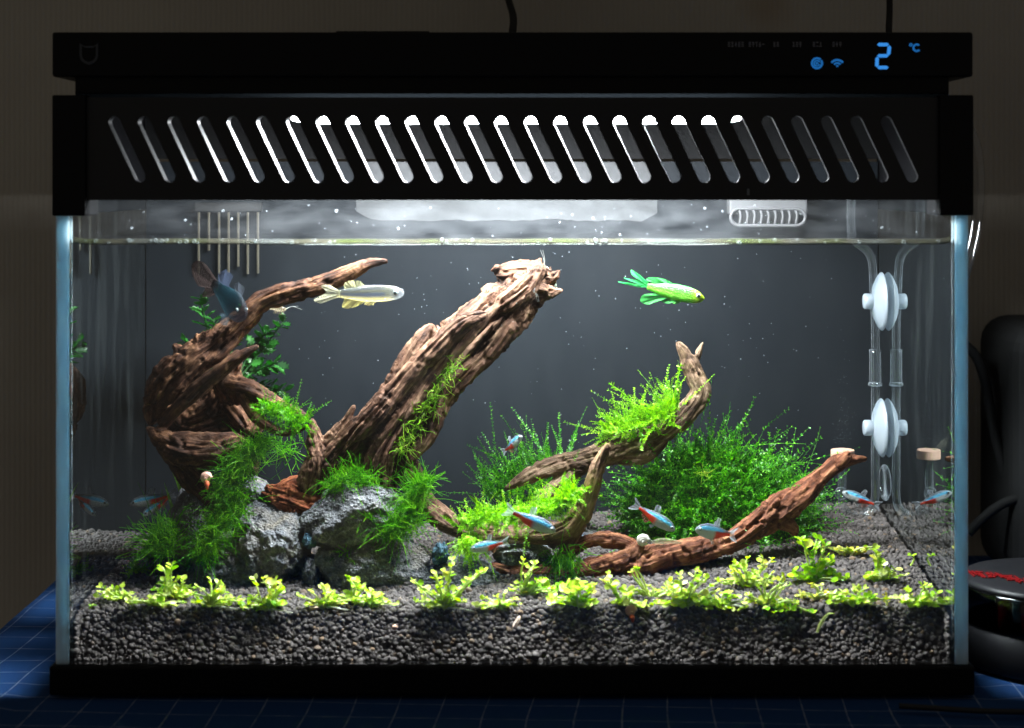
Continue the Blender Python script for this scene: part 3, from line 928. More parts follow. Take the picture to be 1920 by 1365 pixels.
# ------------------------------------------------------------------ driftwood
def wood(name, branches, mat, voxel, amp, label, seed=0.0, lump=0.25, gfreq=1.0, pits=0.0):
    """branches: lists of (px, py, Y, radius in px); blended into one body, then carved with grain ridges and lumps"""
    Vs, Fs, off = [], [], 0
    S, SR, SL, ST, SN, SB = [], [], [], [], [], []
    s_off = 0.0
    for br in branches:
        ctrl = [(*P(b[0], b[1], b[2]), R(b[3], b[2])) for b in br]
        ln = sum((Vector(ctrl[i][:3]) - Vector(ctrl[i + 1][:3])).length for i in range(len(ctrl) - 1))
        n_ = max(8, int(ln / 0.0016))
        c = catmull(ctrl, n_)
        C, r = c[:, :3], np.maximum(c[:, 3], 0.0005)
        # rounded ends
        v, f = tube_data(C, r, 20)
        Vs.append(v); Fs += [tuple(i + off for i in ff) for ff in f]; off += len(v)
        for e, o in ((0, 1), (-1, -2)):
            d = C[e] - C[o]; d /= np.linalg.norm(d) + 1e-9
            v, f = lathe_data([(1e-6, -1.0), (0.7, -0.7), (1.0, 0.0), (0.7, 0.7), (1e-6, 1.0)], 'Z', 12)
            v = v * r[e] * 0.96 + C[e]
            Vs.append(v); Fs += [tuple(i + off for i in ff) for ff in f]; off += len(v)
        T, N, B = frames(C)
        L = np.concatenate([[0], np.cumsum(np.linalg.norm(np.diff(C, axis=0), axis=1))]) + s_off
        s_off += ln + 0.05
        S.append(C); SR.append(r); SL.append(L); ST.append(T); SN.append(N); SB.append(B)
    me = mesh_np('w', np.vstack(Vs), Fs)
    ob = bpy.data.objects.new('w', me); COL.objects.link(ob)
    rm = ob.modifiers.new('r', 'REMESH'); rm.mode = 'VOXEL'; rm.voxel_size = voxel; rm.use_smooth_shade = True
    dg = bpy.context.evaluated_depsgraph_get()
    me2 = bpy.data.meshes.new_from_object(ob.evaluated_get(dg))
    bpy.data.objects.remove(ob); bpy.data.meshes.remove(me)
    nv = len(me2.vertices)
    co = np.zeros(nv * 3, np.float32); me2.vertices.foreach_get("co", co); co = co.reshape(-1, 3).astype(float)
    S, SR, SL = np.vstack(S), np.concatenate(SR), np.concatenate(SL)
    ST, SN, SB = np.vstack(ST), np.vstack(SN), np.vstack(SB)
    # nearest sample, by distance relative to its radius
    best = np.zeros(nv, int)
    for a0 in range(0, nv, 4000):
        d = np.linalg.norm(co[a0:a0 + 4000, None, :] - S[None], axis=2) - SR[None]
        best[a0:a0 + 4000] = np.argmin(d, axis=1)
    # smooth the blend a little
    me2.update()
    nr = np.zeros(nv * 3, np.float32); me2.vertices.foreach_get("normal", nr); nr = nr.reshape(-1, 3).astype(float)
    rel = co - S[best]
    r = SR[best]
    cx, cy_ = (rel * SN[best]).sum(1), (rel * SB[best]).sum(1)
    sl = SL[best] + (rel * ST[best]).sum(1)
    ang = np.arctan2(cy_, cx) + sl * 9.0                       # slight twist of the grain
    rr_ = np.clip(r, 0.002, 0.02)
    gc = np.stack([np.cos(ang) * rr_, np.sin(ang) * rr_, sl], 1)
    g1 = ridged(gc * np.array([210, 210, 13]) * gfreq + seed, 3)
    g2 = ridged(gc * np.array([560, 560, 34]) * gfreq + seed + 5, 2)
    crack = np.clip(0.12 - np.abs(noise3(gc * np.array([150, 150, 11]) * gfreq + seed + 31)), 0, 1) / 0.12
    lp = fbm(gc * np.array([70, 70, 38]) + seed, 3)
    lp2 = fbm(co * 330 + seed, 3)
    a_ = np.clip(r, 0.0018, 0.011)
    amod = np.clip(0.75 + 1.1 * noise3(co * 55 + seed + 40), 0.15, 1.6)
    amp = amp * amod
    disp = a_ * (amp * 0.50 * (g1 - 0.55) + amp * 0.22 * (g2 - 0.5) - amp * 0.48 * crack + lump * 0.8 * lp + lump * 0.22 * lp2)
    if pits:
        pt = noise3(co * 260 + seed + 3)
        disp -= a_ * pits * np.clip(pt - 0.28, 0, 1) * 2.2
    co2 = co + nr * disp[:, None]
    me2.vertices.foreach_set("co", co2.astype(np.float32).ravel())
    at = me2.attributes.new('grain_coord', 'FLOAT_VECTOR', 'POINT')
    at.data.foreach_set("vector", gc.astype(np.float32).ravel())
    me2.polygons.foreach_set("use_smooth", np.ones(len(me2.polygons), dtype=bool))
    me2.update(); me2.name = name
    me2.materials.clear()
    o = link(name, me2, M[mat])
    tag(o, label, 'driftwood')
    return o


wood('driftwood', [
    [(722, 489, .062, 6), (690, 494, .063, 11), (650, 514, .064, 16), (600, 534, .066, 19), (540, 548, .067, 20), (490, 566, .068, 20), (455, 600, .068, 23), (410, 640, .068, 27), (362, 676, .068, 33), (316, 716, .068, 33), (290, 758, .070, 20), (284, 790, .074, 10)],
    [(330, 650, .072, 9), (350, 668, .070, 16), (400, 672, .066, 14), (440, 640, .066, 8)],
    [(483, 649, .055, 5), (452, 667, .056, 11), (400, 705, .058, 15), (350, 748, .062, 14), (306, 792, .070, 12)],
    [(446, 686, .080, 8), (425, 712, .082, 20), (470, 730, .076, 17), (520, 758, .072, 13), (575, 782, .070, 8)],
    [(450, 730, .078, 14), (485, 785, .074, 12), (535, 812, .072, 7), (575, 800, .072, 5)],
    [(430, 715, .100, 26), (400, 765, .104, 44), (350, 785, .102, 42), (320, 760, .098, 30)],
    [(470, 800, .098, 26), (420, 800, .100, 38), (370, 815, .100, 34)],
    [(470, 588, .086, 16), (412, 640, .092, 24), (364, 678, .094, 31), (314, 720, .094, 34), (300, 770, .094, 26)],  # extra hidden branch, added behind the main one to shade the hollow
    [(281, 804, .066, 8), (308, 824, .066, 22), (350, 842, .065, 30), (400, 846, .065, 32), (440, 838, .068, 28)],
    [(292, 812, .070, 10), (312, 846, .070, 14), (345, 872, .072, 24), (375, 910, .080, 24), (420, 960, .088, 22)],
    [(470, 880, .088, 16), (450, 860, .080, 24), (430, 840, .074, 26)],
    [(445, 668, .084, 14), (424, 700, .084, 28), (432, 735, .084, 28)],  # stub made broad to shade the hollow
    [(455, 795, .090, 18), (430, 760, .098, 22)],
], 'wood_left', 0.0008, 0.75, 'dark driftwood with a long arm reaching towards the surface over a hollow', 1.0, 0.34, 1.0, 0.25)

wood('driftwood', [
    [(1005, 525, 0.085, 34), (955, 572, 0.085, 50), (895, 628, 0.085, 56), (835, 684, 0.085, 56), (780, 742, 0.085, 58), (730, 802, 0.083, 62), (695, 862, 0.082, 60), (680, 925, 0.080, 62)],
    [(942, 512, 0.085, 17), (965, 508, 0.085, 20), (1000, 508, 0.083, 20), (1030, 520, 0.082, 15)],
    [(985, 500, 0.083, 12), (990, 492, 0.083, 6)],
    [(1015, 545, 0.079, 22), (1036, 548, 0.077, 11), (1051, 545, 0.075, 6)],
    [(1010, 505, 0.075, 14), (985, 540, 0.073, 20), (945, 570, 0.071, 20)],
    [(955, 610, 0.073, 16), (915, 660, 0.073, 18), (872, 700, 0.073, 20), (838, 732, 0.073, 22), (820, 772, 0.073, 19), (803, 815, 0.072, 16), (768, 862, 0.069, 12)],
    [(905, 590, 0.063, 9), (870, 605, 0.063, 17), (815, 655, 0.064, 21), (760, 715, 0.065, 24), (712, 775, 0.065, 27), (665, 820, 0.067, 28), (620, 868, 0.069, 26)],
    [(930, 575, 0.067, 8), (895, 612, 0.065, 12), (850, 660, 0.065, 14), (800, 720, 0.065, 17), (752, 790, 0.063, 22), (715, 850, 0.063, 26), (705, 905, 0.065, 26)],
    [(808, 618, 0.083, 12), (778, 655, 0.082, 18), (748, 702, 0.081, 18), (716, 752, 0.080, 16)],
    [(663, 763, 0.069, 6), (648, 790, 0.070, 10), (622, 828, 0.073, 18), (600, 860, 0.075, 22)],
    [(586, 790, 0.071, 6), (592, 825, 0.071, 16), (600, 870, 0.071, 30), (590, 905, 0.074, 32)],
    [(932, 503, .084, 9), (922, 507, .084, 4)], [(1040, 517, .080, 9), (1047, 509, .080, 4)], [(972, 499, .084, 9), (976, 489, .084, 4)], [(1008, 494, .083, 9), (1013, 486, .083, 4)],
    [(640, 880, 0.078, 48), (625, 935, 0.080, 40)],
    [(760, 880, 0.077, 28), (800, 945, 0.073, 22), (840, 980, 0.065, 20)],
], 'wood_trunk', 0.0007, 0.85, 'thick weathered driftwood trunk leaning up to a knotted broken top', 4.0, 0.30, 1.0, 0.25)

wood('driftwood', [
    [(950, 915, .098, 6), (990, 893, .10, 16), (1040, 873, .102, 19), (1100, 860, .104, 23), (1150, 845, .106, 28), (1200, 828, .108, 25), (1250, 805, .11, 21), (1290, 770, .112, 22), (1314, 735, .112, 22), (1305, 705, .112, 22), (1295, 678, .112, 19)],
    [(1292, 685, .112, 16), (1282, 660, .111, 13), (1274, 648, .11, 10)],
    [(1297, 690, .112, 12), (1308, 664, .112, 8), (1318, 644, .112, 4)],
    [(1150, 850, .105, 20), (1200, 850, .106, 20), (1240, 830, .108, 14)],
    [(1100, 865, .105, 18), (1050, 905, .10, 15), (1010, 945, .095, 15), (985, 985, .09, 14)],
], 'wood_tan', 0.0007, 0.5, 'tan driftwood arch with a forked tip rising behind the front branch', 7.0, 0.32, 1.0, 0.3)

wood('driftwood', [
    [(815, 958, .078, 12), (850, 985, .074, 20), (920, 1000, .07, 18), (990, 1002, .067, 18), (1050, 998, .065, 24), (1083, 972, .064, 22), (1104, 930, .062, 18), (1121, 880, .06, 15), (1138, 838, .058, 10)],
    [(1085, 985, .065, 18), (1060, 1030, .066, 12), (1040, 1065, .068, 9)],
], 'wood_front', 0.0007, 0.5, 'slim dark driftwood branch curving up in front of the forked arch', 11.0, 0.3, 1.0, 0.25)

wood('driftwood', [
    [(925, 1062, .066, 8), (970, 1072, .064, 15), (1050, 1078, .062, 20), (1130, 1064, .06, 22), (1185, 1045, .06, 20), (1200, 1020, .062, 10)],
    [(1060, 1040, .07, 15), (1090, 1020, .068, 16), (1130, 1012, .068, 18), (1170, 1018, .067, 15), (1200, 1040, .066, 18)],
    [(1180, 1072, .06, 16), (1200, 1060, .061, 26), (1250, 1044, .064, 26), (1310, 1032, .068, 24), (1370, 1016, .073, 22), (1420, 985, .078, 24), (1465, 952, .082, 29), (1502, 925, .086, 25), (1540, 893, .09, 16), (1573, 868, .094, 16), (1600, 862, .096, 10), (1622, 860, .098, 5)],
    [(1575, 865, .09, 13), (1590, 853, .09, 9)],
    [(1195, 1060, .058, 16), (1190, 1085, .055, 10)],
    [(1440, 960, .08, 20), (1480, 985, .08, 14), (1490, 1000, .082, 8)],
], 'wood_red', 0.0007, 0.55, 'reddish brown driftwood root lying across the soil and rising to a pointed end', 15.0, 0.45, 1.0, 0.45)


wood('driftwood', [
    [(508, 925, .080, 18), (545, 938, .074, 28), (590, 955, .072, 32), (635, 940, .076, 24)],
    [(560, 955, .072, 30), (580, 1000, .070, 22)],
    [(530, 915, .078, 14), (560, 905, .080, 14), (600, 915, .078, 14)],
], 'wood_rust', 0.0006, 0.5, 'rust red chunk of wood wedged between the large stone and boulder', 19.0, 0.4, 1.0, 0.4)


# ------------------------------------------------------------------ stones
def rock(name, px, py, Y, rx, ry, rd, mat, label, seed, amp=0.32, flat=0.0, tilt=0.0, cat='stone'):
    bm = bmesh.new()
    bmesh.ops.create_icosphere(bm, subdivisions=6, radius=1.0)
    v = np.array([x.co[:] for x in bm.verts])
    # chip it with a few planes, then roughen
    rs = np.random.default_rng(int(seed * 10) + 1)
    for _ in range(9):
        nrm = rs.normal(size=3); nrm /= np.linalg.norm(nrm)
        h = rs.uniform(0.72, 0.97)
        d = v @ nrm - h
        v = np.where((d > 0)[:, None], v - nrm * d[:, None] * 0.85, v)
    n_ = v / (np.linalg.norm(v, axis=1)[:, None] + 1e-9)
    v = v + n_ * (amp * fbm(v * 1.7 + seed, 4) + amp * 0.35 * fbm(v * 6 + seed, 3))[:, None]
    pit = noise3(v * 16 + seed)
    v = v - n_ * (0.045 * np.clip(pit, 0, 1) + 0.03 * np.clip(noise3(v * 34 + seed), 0, 1))[:, None]
    s = np.array([R(rx, Y), rd, R(ry, Y)])
    v = v * s
    ct, st = math.cos(tilt), math.sin(tilt)
    v = np.stack([v[:, 0] * ct - v[:, 2] * st, v[:, 1], v[:, 0] * st + v[:, 2] * ct], 1)
    for bv, c in zip(bm.verts, v): bv.co = c
    o = link(name, bm_mesh(name, bm, True), M[mat], None, P(px, py, Y))
    return tag(o, label, cat, 'stones at the foot of the driftwood')


rock('stone', 510, 1018, .068, 74, 78, .024, 'rock', 'large grey rough stone with the green mossy clump on its side', 1.3, 0.26, tilt=0.3)
rock('stone', 432, 1066, .070, 92, 68, .024, 'rock', 'brown and grey stone low under the long green moss', 2.7, 0.28)
rock('stone', 360, 985, .090, 46, 88, .022, 'rock_light', 'pale upright stone behind the long green moss', 3.1, 0.24)
rock('stone', 490, 936, .094, 34, 46, .016, 'rock', 'small pointed grey stone under the dark hollow driftwood', 4.9, 0.28, tilt=0.5)
rock('stone', 664, 964, .063, 96, 64, .022, 'rock_light', 'grey pitted boulder lying on top at the foot of the trunk', 5.2, 0.24, tilt=0.22)
rock('stone', 702, 1062, .066, 120, 76, .025, 'rock_light', 'broad grey pitted boulder at the bottom with moss on it', 6.6, 0.26)
rock('stone', 862, 1086, .060, 72, 42, .016, 'rock', 'low dark green grey stone beside the broad boulder', 7.4, 0.3)
rock('stone', 978, 1038, .074, 58, 26, .014, 'rock_light', 'flat speckled stone under the front driftwood branch', 8.8, 0.22)
rock('stone', 584, 1082, .056, 20, 40, .010, 'rock_dark', 'small glossy black stone wedged in the gap between boulders', 9.1, 0.25)
rock('stone', 1075, 1000, .115, 70, 22, .016, 'rock', 'dark flat stone on the soil behind the front branch', 10.5, 0.3)
rock('glue_lump', 582, 1012, .056, 13, 17, .006, 'glue', 'blue lump of glue between the left stone and the boulder', 11.2, 0.4, cat='glue')
rock('glue_lump', 826, 1040, .056, 15, 22, .006, 'glue', 'blue lump of glue at the boulder beside the low stone', 12.7, 0.5, cat='glue')


# ------------------------------------------------------------------ moss and hair algae
def grow(name, P0, D0, L, mat, label, cat, width=0.00012, leaf=0.0, leaf_n=0, curl=0.5, droop=0.0, seg=8, group=None, wave=0.0, leaf_w=0.4, parent=None):
    """strands from P0 along D0 of length L; leaf > 0 gives each strand two rows of small leaves"""
    rs = np.random.default_rng(len(P0) + int(abs(P0[0][0]) * 1e5) % 1000)
    n_ = len(P0)
    D0 = D0 / (np.linalg.norm(D0, axis=1)[:, None] + 1e-9)
    cv = rs.normal(size=(n_, 3)) * curl
    cv[:, 2] -= droop
    t = np.linspace(0, 1, seg + 1)
    A = P0[:, None, :] + L[:, None, None] * (D0[:, None, :] * t[None, :, None] + cv[:, None, :] * (t[None, :, None] ** 2) * 0.5)
    if wave:
        ph = rs.uniform(0, 6.28, (n_, 1, 3)); fr = rs.uniform(3, 9, (n_, 1, 3))
        A = A + wave * L[:, None, None] * np.sin(fr * t[None, :, None] + ph) * t[None, :, None]
    T = np.gradient(A, axis=1); T /= np.linalg.norm(T, axis=2)[..., None] + 1e-12
    up = rs.normal(size=(n_, 1, 3)); side = np.cross(T, up); side /= np.linalg.norm(side, axis=2)[..., None] + 1e-12
    nrm = np.cross(side, T)
    w = width * (1 - 0.55 * t)[None, :, None]
    k = 3
    ringv = []
    for j in range(k):
        a_ = 2 * math.pi * j / k
        ringv.append(A + w * (math.cos(a_) * side + math.sin(a_) * nrm))
    Vst = np.stack(ringv, 2)                                   # n, seg+1, k, 3
    base = (np.arange(n_)[:, None, None] * (seg + 1) + np.arange(seg)[None, :, None]) * k
    j = np.arange(k)[None, None, :]; j2 = (j + 1) % k
    q = np.stack([base + j, base + j2, base + k + j2, base + k + j], -1).reshape(-1, 4)
    V = Vst.reshape(-1, 3); faces = q
    if leaf > 0:
        tt = np.linspace(0.12, 1.0, leaf_n)
        fi = tt * seg; i0 = np.minimum(fi.astype(int), seg - 1); ff = (fi - i0)[None, :, None]
        pa = A[:, i0] * (1 - ff) + A[:, i0 + 1] * ff
        ta, sa, na = T[:, i0], side[:, i0], nrm[:, i0]
        VL = []
        for sgn in (-1, 1):
            jit = rs.normal(size=pa.shape) * 0.25
            ld = 0.75 * ta + sgn * 0.75 * sa + jit
            ld /= np.linalg.norm(ld, axis=2)[..., None]
            ll = leaf * rs.uniform(0.6, 1.25, (n_, leaf_n, 1)) * (1.15 - 0.6 * tt[None, :, None])
            wd = np.cross(ld, na + 0.35 * rs.normal(size=na.shape)); wd /= np.linalg.norm(wd, axis=2)[..., None] + 1e-9
            VL.append(np.stack([pa, pa + ld * ll * 0.5 + wd * ll * leaf_w * 0.5, pa + ld * ll, pa + ld * ll * 0.5 - wd * ll * leaf_w * 0.5], 2))
        VL = np.concatenate(VL, 1).reshape(-1, 3)
        nl = len(VL) // 4
        faces = np.vstack([faces, (np.arange(nl)[:, None] * 4 + np.array([[0, 1, 2, 3]])) + len(V)])
        V = np.vstack([V, VL])
    o = link(name, mesh_np(name, V, faces, False), M[mat], parent)
    if label: tag(o, label, cat, group)
    return o


def pts_px(lst, n_, rs, spread=6, dy=0.006):
    """n_ points scattered along a polyline of (px, py, Y, spread)"""
    a = np.array([(l[0], l[1], l[2], l[3] if len(l) > 3 else spread) for l in lst], float)
    u = rs.uniform(0, len(a) - 1, n_); i = np.minimum(u.astype(int), len(a) - 2); f = (u - i)[:, None]
    c = a[i] * (1 - f) + a[i + 1] * f
    px = c[:, 0] + rs.normal(size=n_) * c[:, 3]; py = c[:, 1] + rs.normal(size=n_) * c[:, 3] * 0.6; Y = c[:, 2] + rs.normal(size=n_) * dy
    d = D + Y
    return np.stack([(px - 960) / F * d, Y, ZC - (py - HY) / F * d], 1)


def dirs(n_, rs, mean, spread):
    return np.array(mean)[None, :] + rs.normal(size=(n_, 3)) * spread


def lens(n_, rs, lo, hi, Y=0.08):
    return rs.uniform(lo, hi, n_) * (D + Y) / F


G1 = 'moss and algae on stones and wood'
rs = np.random.default_rng(21)


def moss_path(name, path, n_, mean, spread, lo, hi, mat, label, leaf=0.0, leaf_n=0, width=0.00013, curl=0.5, droop=0.1, wave=0.0, dy=0.005, Y=0.08, cat='moss', seg=8, leaf_w=0.4):
    p = pts_px(path, n_, rs, dy=dy)
    return grow(name, p, dirs(n_, rs, mean, spread), lens(n_, rs, lo, hi, Y), mat, label, cat, width, leaf, leaf_n, curl, droop, seg, G1, wave, leaf_w)


# long hair moss down the left stone
moss_path('hair_moss', [(495, 825, .066, 8), (455, 850, .060, 15), (430, 900, .058, 15), (430, 950, .054, 17), (405, 1000, .050, 15), (375, 1040, .048, 12)], 2700, (0, -0.35, 0.1), 0.75, 9, 30, 'moss', 'long green hair moss running down from the dark driftwood over the left stone', width=0.00021, curl=1.2, droop=0.5, wave=0.10, dy=0.004)
moss_path('hair_moss', [(298, 1015, .060, 9), (308, 1040, .056, 11), (325, 985, .062, 8)], 480, (-0.5, -0.2, 0.5), 0.6, 16, 55, 'moss', 'green hair moss spreading at the foot of the pale upright stone', width=0.00026, curl=0.9, wave=0.1)
moss_path('hair_moss', [(690, 965, .055, 9), (735, 1000, .048, 14), (765, 985, .050, 14), (775, 930, .055, 8), (800, 900, .056, 6)], 1700, (0.05, -0.3, 0.45), 0.65, 10, 34, 'moss', 'bright green hair moss draped over the front of the pitted boulder', width=0.00021, curl=1.1, droop=0.2, wave=0.09, dy=0.004)
moss_path('hair_moss', [(625, 915, .062, 10), (660, 900, .058, 15), (700, 905, .06, 10)], 900, (0, -0.3, 0.6), 0.75, 9, 27, 'moss', 'small green moss cushion at the foot of the leaning trunk', width=0.0002, curl=1.2, wave=0.14)
moss_path('hair_moss', [(860, 665, .064, 6), (825, 720, .063, 7), (800, 760, .063, 7), (775, 810, .061, 7), (750, 850, .060, 8)], 330, (0, -0.2, 0.1), 0.7, 8, 26, 'moss_yellow', 'yellow green strands of moss growing in the trunk crevice', width=0.00026, curl=1.0, droop=0.4, wave=0.12, dy=0.003)
moss_path('hair_moss', [(1055, 1035, .06, 14), (1060, 1055, .055, 16)], 240, (0.1, -0.3, -0.6), 0.5, 16, 44, 'moss', 'thin green moss strands hanging under the front branch', width=0.00022, curl=0.7, droop=0.6, wave=0.1)
moss_path('hair_moss', [(640, 1050, .050, 10), (670, 1040, .050, 12)], 90, (0, -0.3, 0.2), 0.7, 8, 22, 'moss', 'sparse green threads on the face of the broad boulder', width=0.00024, curl=0.9, wave=0.1, dy=0.002)
moss_path('hair_moss', [(545, 860, .11, 10), (520, 830, .11, 10)], 60, (0, 0, 0.3), 0.8, 20, 55, 'moss', 'loose green threads between hollow driftwood and trunk', width=0.00022, curl=1.2, wave=0.16)
# feathery mosses
moss_path('feather_moss', [(490, 762, .060, 5), (525, 775, .058, 6), (565, 790, .057, 7), (545, 800, .057, 7)], 150, (0.1, -0.3, 0.5), 0.7, 18, 48, 'moss', 'feathery moss on the lower arm of the dark hollow driftwood', leaf=0.0016, leaf_n=13, curl=0.6, droop=0.4)
moss_path('feather_moss', [(940, 930, .13, 20), (1000, 920, .13, 26), (1045, 890, .13, 14)], 150, (-0.2, -0.1, 0.8), 0.55, 50, 120, 'moss_dark', 'wispy feathery moss standing behind the tan driftwood arch', leaf=0.0019, leaf_n=26, curl=0.5, droop=0.1, dy=0.008, Y=0.13)
moss_path('feather_moss', [(1150, 810, .098, 8), (1200, 800, .098, 12), (1250, 785, .10, 8), (1270, 765, .102, 4)], 210, (-0.45, -0.1, 0.55), 0.5, 24, 78, 'moss_lime', 'bright feathery moss perched on the crook of the tan driftwood arch', leaf=0.0019, leaf_n=20, curl=0.5, droop=0.15, Y=0.1)
moss_path('feather_moss', [(868, 985, .058, 7), (930, 970, .055, 10), (1000, 965, .053, 12), (1060, 940, .052, 12), (1075, 925, .052, 8)], 420, (0, -0.3, 0.45), 0.6, 18, 46, 'moss_lime', 'thick lime green feathery moss along the front driftwood branch', leaf=0.0018, leaf_n=15, curl=0.6, droop=0.3)
moss_path('feather_moss', [(875, 1000, .052, 8), (885, 1015, .05, 8)], 70, (0, -0.2, -0.8), 0.4, 20, 50, 'moss_lime', 'feathery moss tuft hanging off the end of the front branch', leaf=0.0017, leaf_n=14, curl=0.5, droop=0.3)
# two lone tall shoots on the arch
for i, (ctrl, nm) in enumerate((([(1196, 790, .098), (1182, 752, .098), (1165, 735, .098), (1142, 718, .098)], 'tall moss shoot leaning away on the arch'), ([(1268, 770, .10), (1266, 740, .10), (1272, 705, .10), (1276, 684, .10)], 'slender moss shoot climbing beside the forked tip'))):
    C = catmull([tuple(P(*c)) for c in ctrl], 9)
    T = np.gradient(C, axis=0)
    V, f = tube_data(C, np.linspace(0.0003, 0.00015, 9), 4)
    V = [tuple(v) for v in V]; f = list(f)
    r3 = np.random.default_rng(i)
    for k in range(44):
        u = k / 44 * 7.9; a = int(u); p = C[a] + (C[a + 1] - C[a]) * (u - a)
        d = T[a] / np.linalg.norm(T[a]) * 0.6 + r3.normal(size=3) * 0.6; d /= np.linalg.norm(d)
        wv = np.cross(d, r3.normal(size=3)); wv /= np.linalg.norm(wv); l_ = 0.0022
        b0 = len(V)
        V += [tuple(p), tuple(p + d * l_ * .5 + wv * l_ * .22), tuple(p + d * l_), tuple(p + d * l_ * .5 - wv * l_ * .22)]
        f.append((b0, b0 + 1, b0 + 2, b0 + 3))
    tag(link('moss_shoot', mesh_np('moss_shoot', V, f, False), M['moss_lime']), nm, 'moss', G1)

# the big dark bush
n_ = 2100
c0 = P(1345, 985, .125)
u = rs.normal(size=(n_, 3)); u /= np.linalg.norm(u, axis=1)[:, None]
u[:, 2] = np.abs(u[:, 2]) * 0.95 - 0.22
rad = rs.uniform(0.1, 1.0, n_) ** 0.55
p0 = np.array(c0) + u * rad[:, None] * np.array([R(158, .125), 0.027, R(168, .125)])
p0[:, 2] = np.maximum(p0[:, 2], soil_z(p0[:, 0], np.clip(p0[:, 1], .004, .16)) + 0.001)
dd = u * np.array([1.0, 0.7, 0.9]) + np.array([0.1, -0.1, 0.5]) + rs.normal(size=(n_, 3)) * 0.42
bush = grow('moss_bush', p0, dd, lens(n_, rs, 30, 105, .12), 'moss_dark', 'big dark green feathery moss bush behind the reddish root', 'moss', 0.00016, 0.0023, 20, 0.95, 0.45, 8, G1, 0.05, 0.55)
moss_path('moss_tuft', [(1318, 880, .092, 7), (1326, 892, .092, 5)], 26, (0, -0.2, 0.3), 0.8, 10, 22, 'moss_yellow', 'small yellow curled tuft caught on the dark moss bush', curl=1.3, width=0.0002)
moss_path('moss_tuft', [(245, 1070, ground(252, 1075), 5), (262, 1068, ground(252, 1075), 5)], 60, (0, -0.2, 0.6), 0.7, 10, 26, 'moss_lime', 'small yellow green moss tuft on the soil near the corner', leaf=0.0015, leaf_n=8, curl=0.6)


# ------------------------------------------------------------------ leafed plants
def leaf_mesh(name, kind, mat):
    if kind == 'round':
        outl = [(0.0, 0.0), (0.22, 0.30), (0.5, 0.44), (0.8, 0.36), (1.0, 0.0), (0.8, -0.36), (0.5, -0.44), (0.22, -0.30)]
        mid = [(0.25, 0.02), (0.55, -0.05), (0.85, 0.0)]
    elif kind == 'oval':
        outl = [(0.0, 0.0), (0.25, 0.22), (0.5, 0.32), (0.78, 0.25), (1.0, 0.0), (0.78, -0.25), (0.5, -0.32), (0.25, -0.22)]
        mid = [(0.25, 0.0), (0.55, -0.06), (0.85, -0.04)]
    else:   # lobed fern leaf
        outl = [(0.0, 0.02), (0.15, 0.10), (0.22, 0.30), (0.34, 0.16), (0.45, 0.36), (0.56, 0.18), (0.70, 0.30), (0.78, 0.13), (1.0, 0.0),
                (0.80, -0.12), (0.70, -0.28), (0.58, -0.16), (0.47, -0.36), (0.36, -0.15), (0.24, -0.28), (0.15, -0.09)]
        mid = [(0.3, 0.0), (0.6, -0.02), (0.85, -0.05)]
    V = [(x, y, 0.10 * abs(y) - 0.12 * x * x) for x, y in outl] + [(x, 0.0, -0.05 + z - 0.10 * x * x) for x, z in mid]
    m0 = len(outl)
    f = []
    for i in range(m0):
        j = (i + 1) % m0
        xm = (outl[i][0] + outl[j][0]) / 2
        k = m0 + (0 if xm < 0.4 else 1 if xm < 0.7 else 2)
        f.append((i, j, k))
    top = m0 // 2
    me_f = [t_ for t_ in f]
    me_f += [(0, m0, 0)] if False else []
    # fill the spine gaps
    def outline_split(a, b):
        for i in range(m0):
            j = (i + 1) % m0
            ki = 0 if (outl[i - 1][0] + outl[i][0]) / 2 < 0.4 else 1 if (outl[i - 1][0] + outl[i][0]) / 2 < 0.7 else 2
            kj = 0 if (outl[i][0] + outl[j][0]) / 2 < 0.4 else 1 if (outl[i][0] + outl[j][0]) / 2 < 0.7 else 2
            if {ki, kj} == {a, b}: me_f.append((i, m0 + kj, m0 + ki))
    outline_split(0, 1); outline_split(1, 2)
    me = bpy.data.meshes.new(name)
    me.from_pydata(V, [], me_f); me.update()
    me.polygons.foreach_set("use_smooth", np.ones(len(me.polygons), dtype=bool))
    me.materials.append(mat)
    return me


LEAF = {k: [leaf_mesh('leaf', s, M[k]) for s in ('round', 'oval')] for k in ('carpet', 'carpet_dark', 'carpet_yellow')}
FERN = leaf_mesh('leaf', 'fern', M['fern'])
BLADE_N = 0


def place_leaf(me, parent, pos, direction, size, roll, name='leaf'):
    d = Vector(direction).normalized()
    up = Vector((0, -0.35, 1))
    y = up.cross(d)
    if y.length < 1e-3: y = Vector((1, 0, 0))
    y.normalize(); z = d.cross(y)
    m_ = Matrix((d, y, z)).transposed().to_4x4()
    m_ = Matrix.Translation(Vector(pos)) @ m_ @ Matrix.Rotation(roll, 4, 'X') @ Matrix.Scale(size, 4)
    o = bpy.data.objects.new(name, me)
    COL.objects.link(o)
    o.parent = parent
    o.matrix_parent_inverse = Matrix.Translation(-Vector(parent.location))
    o.matrix_basis = m_
    return o


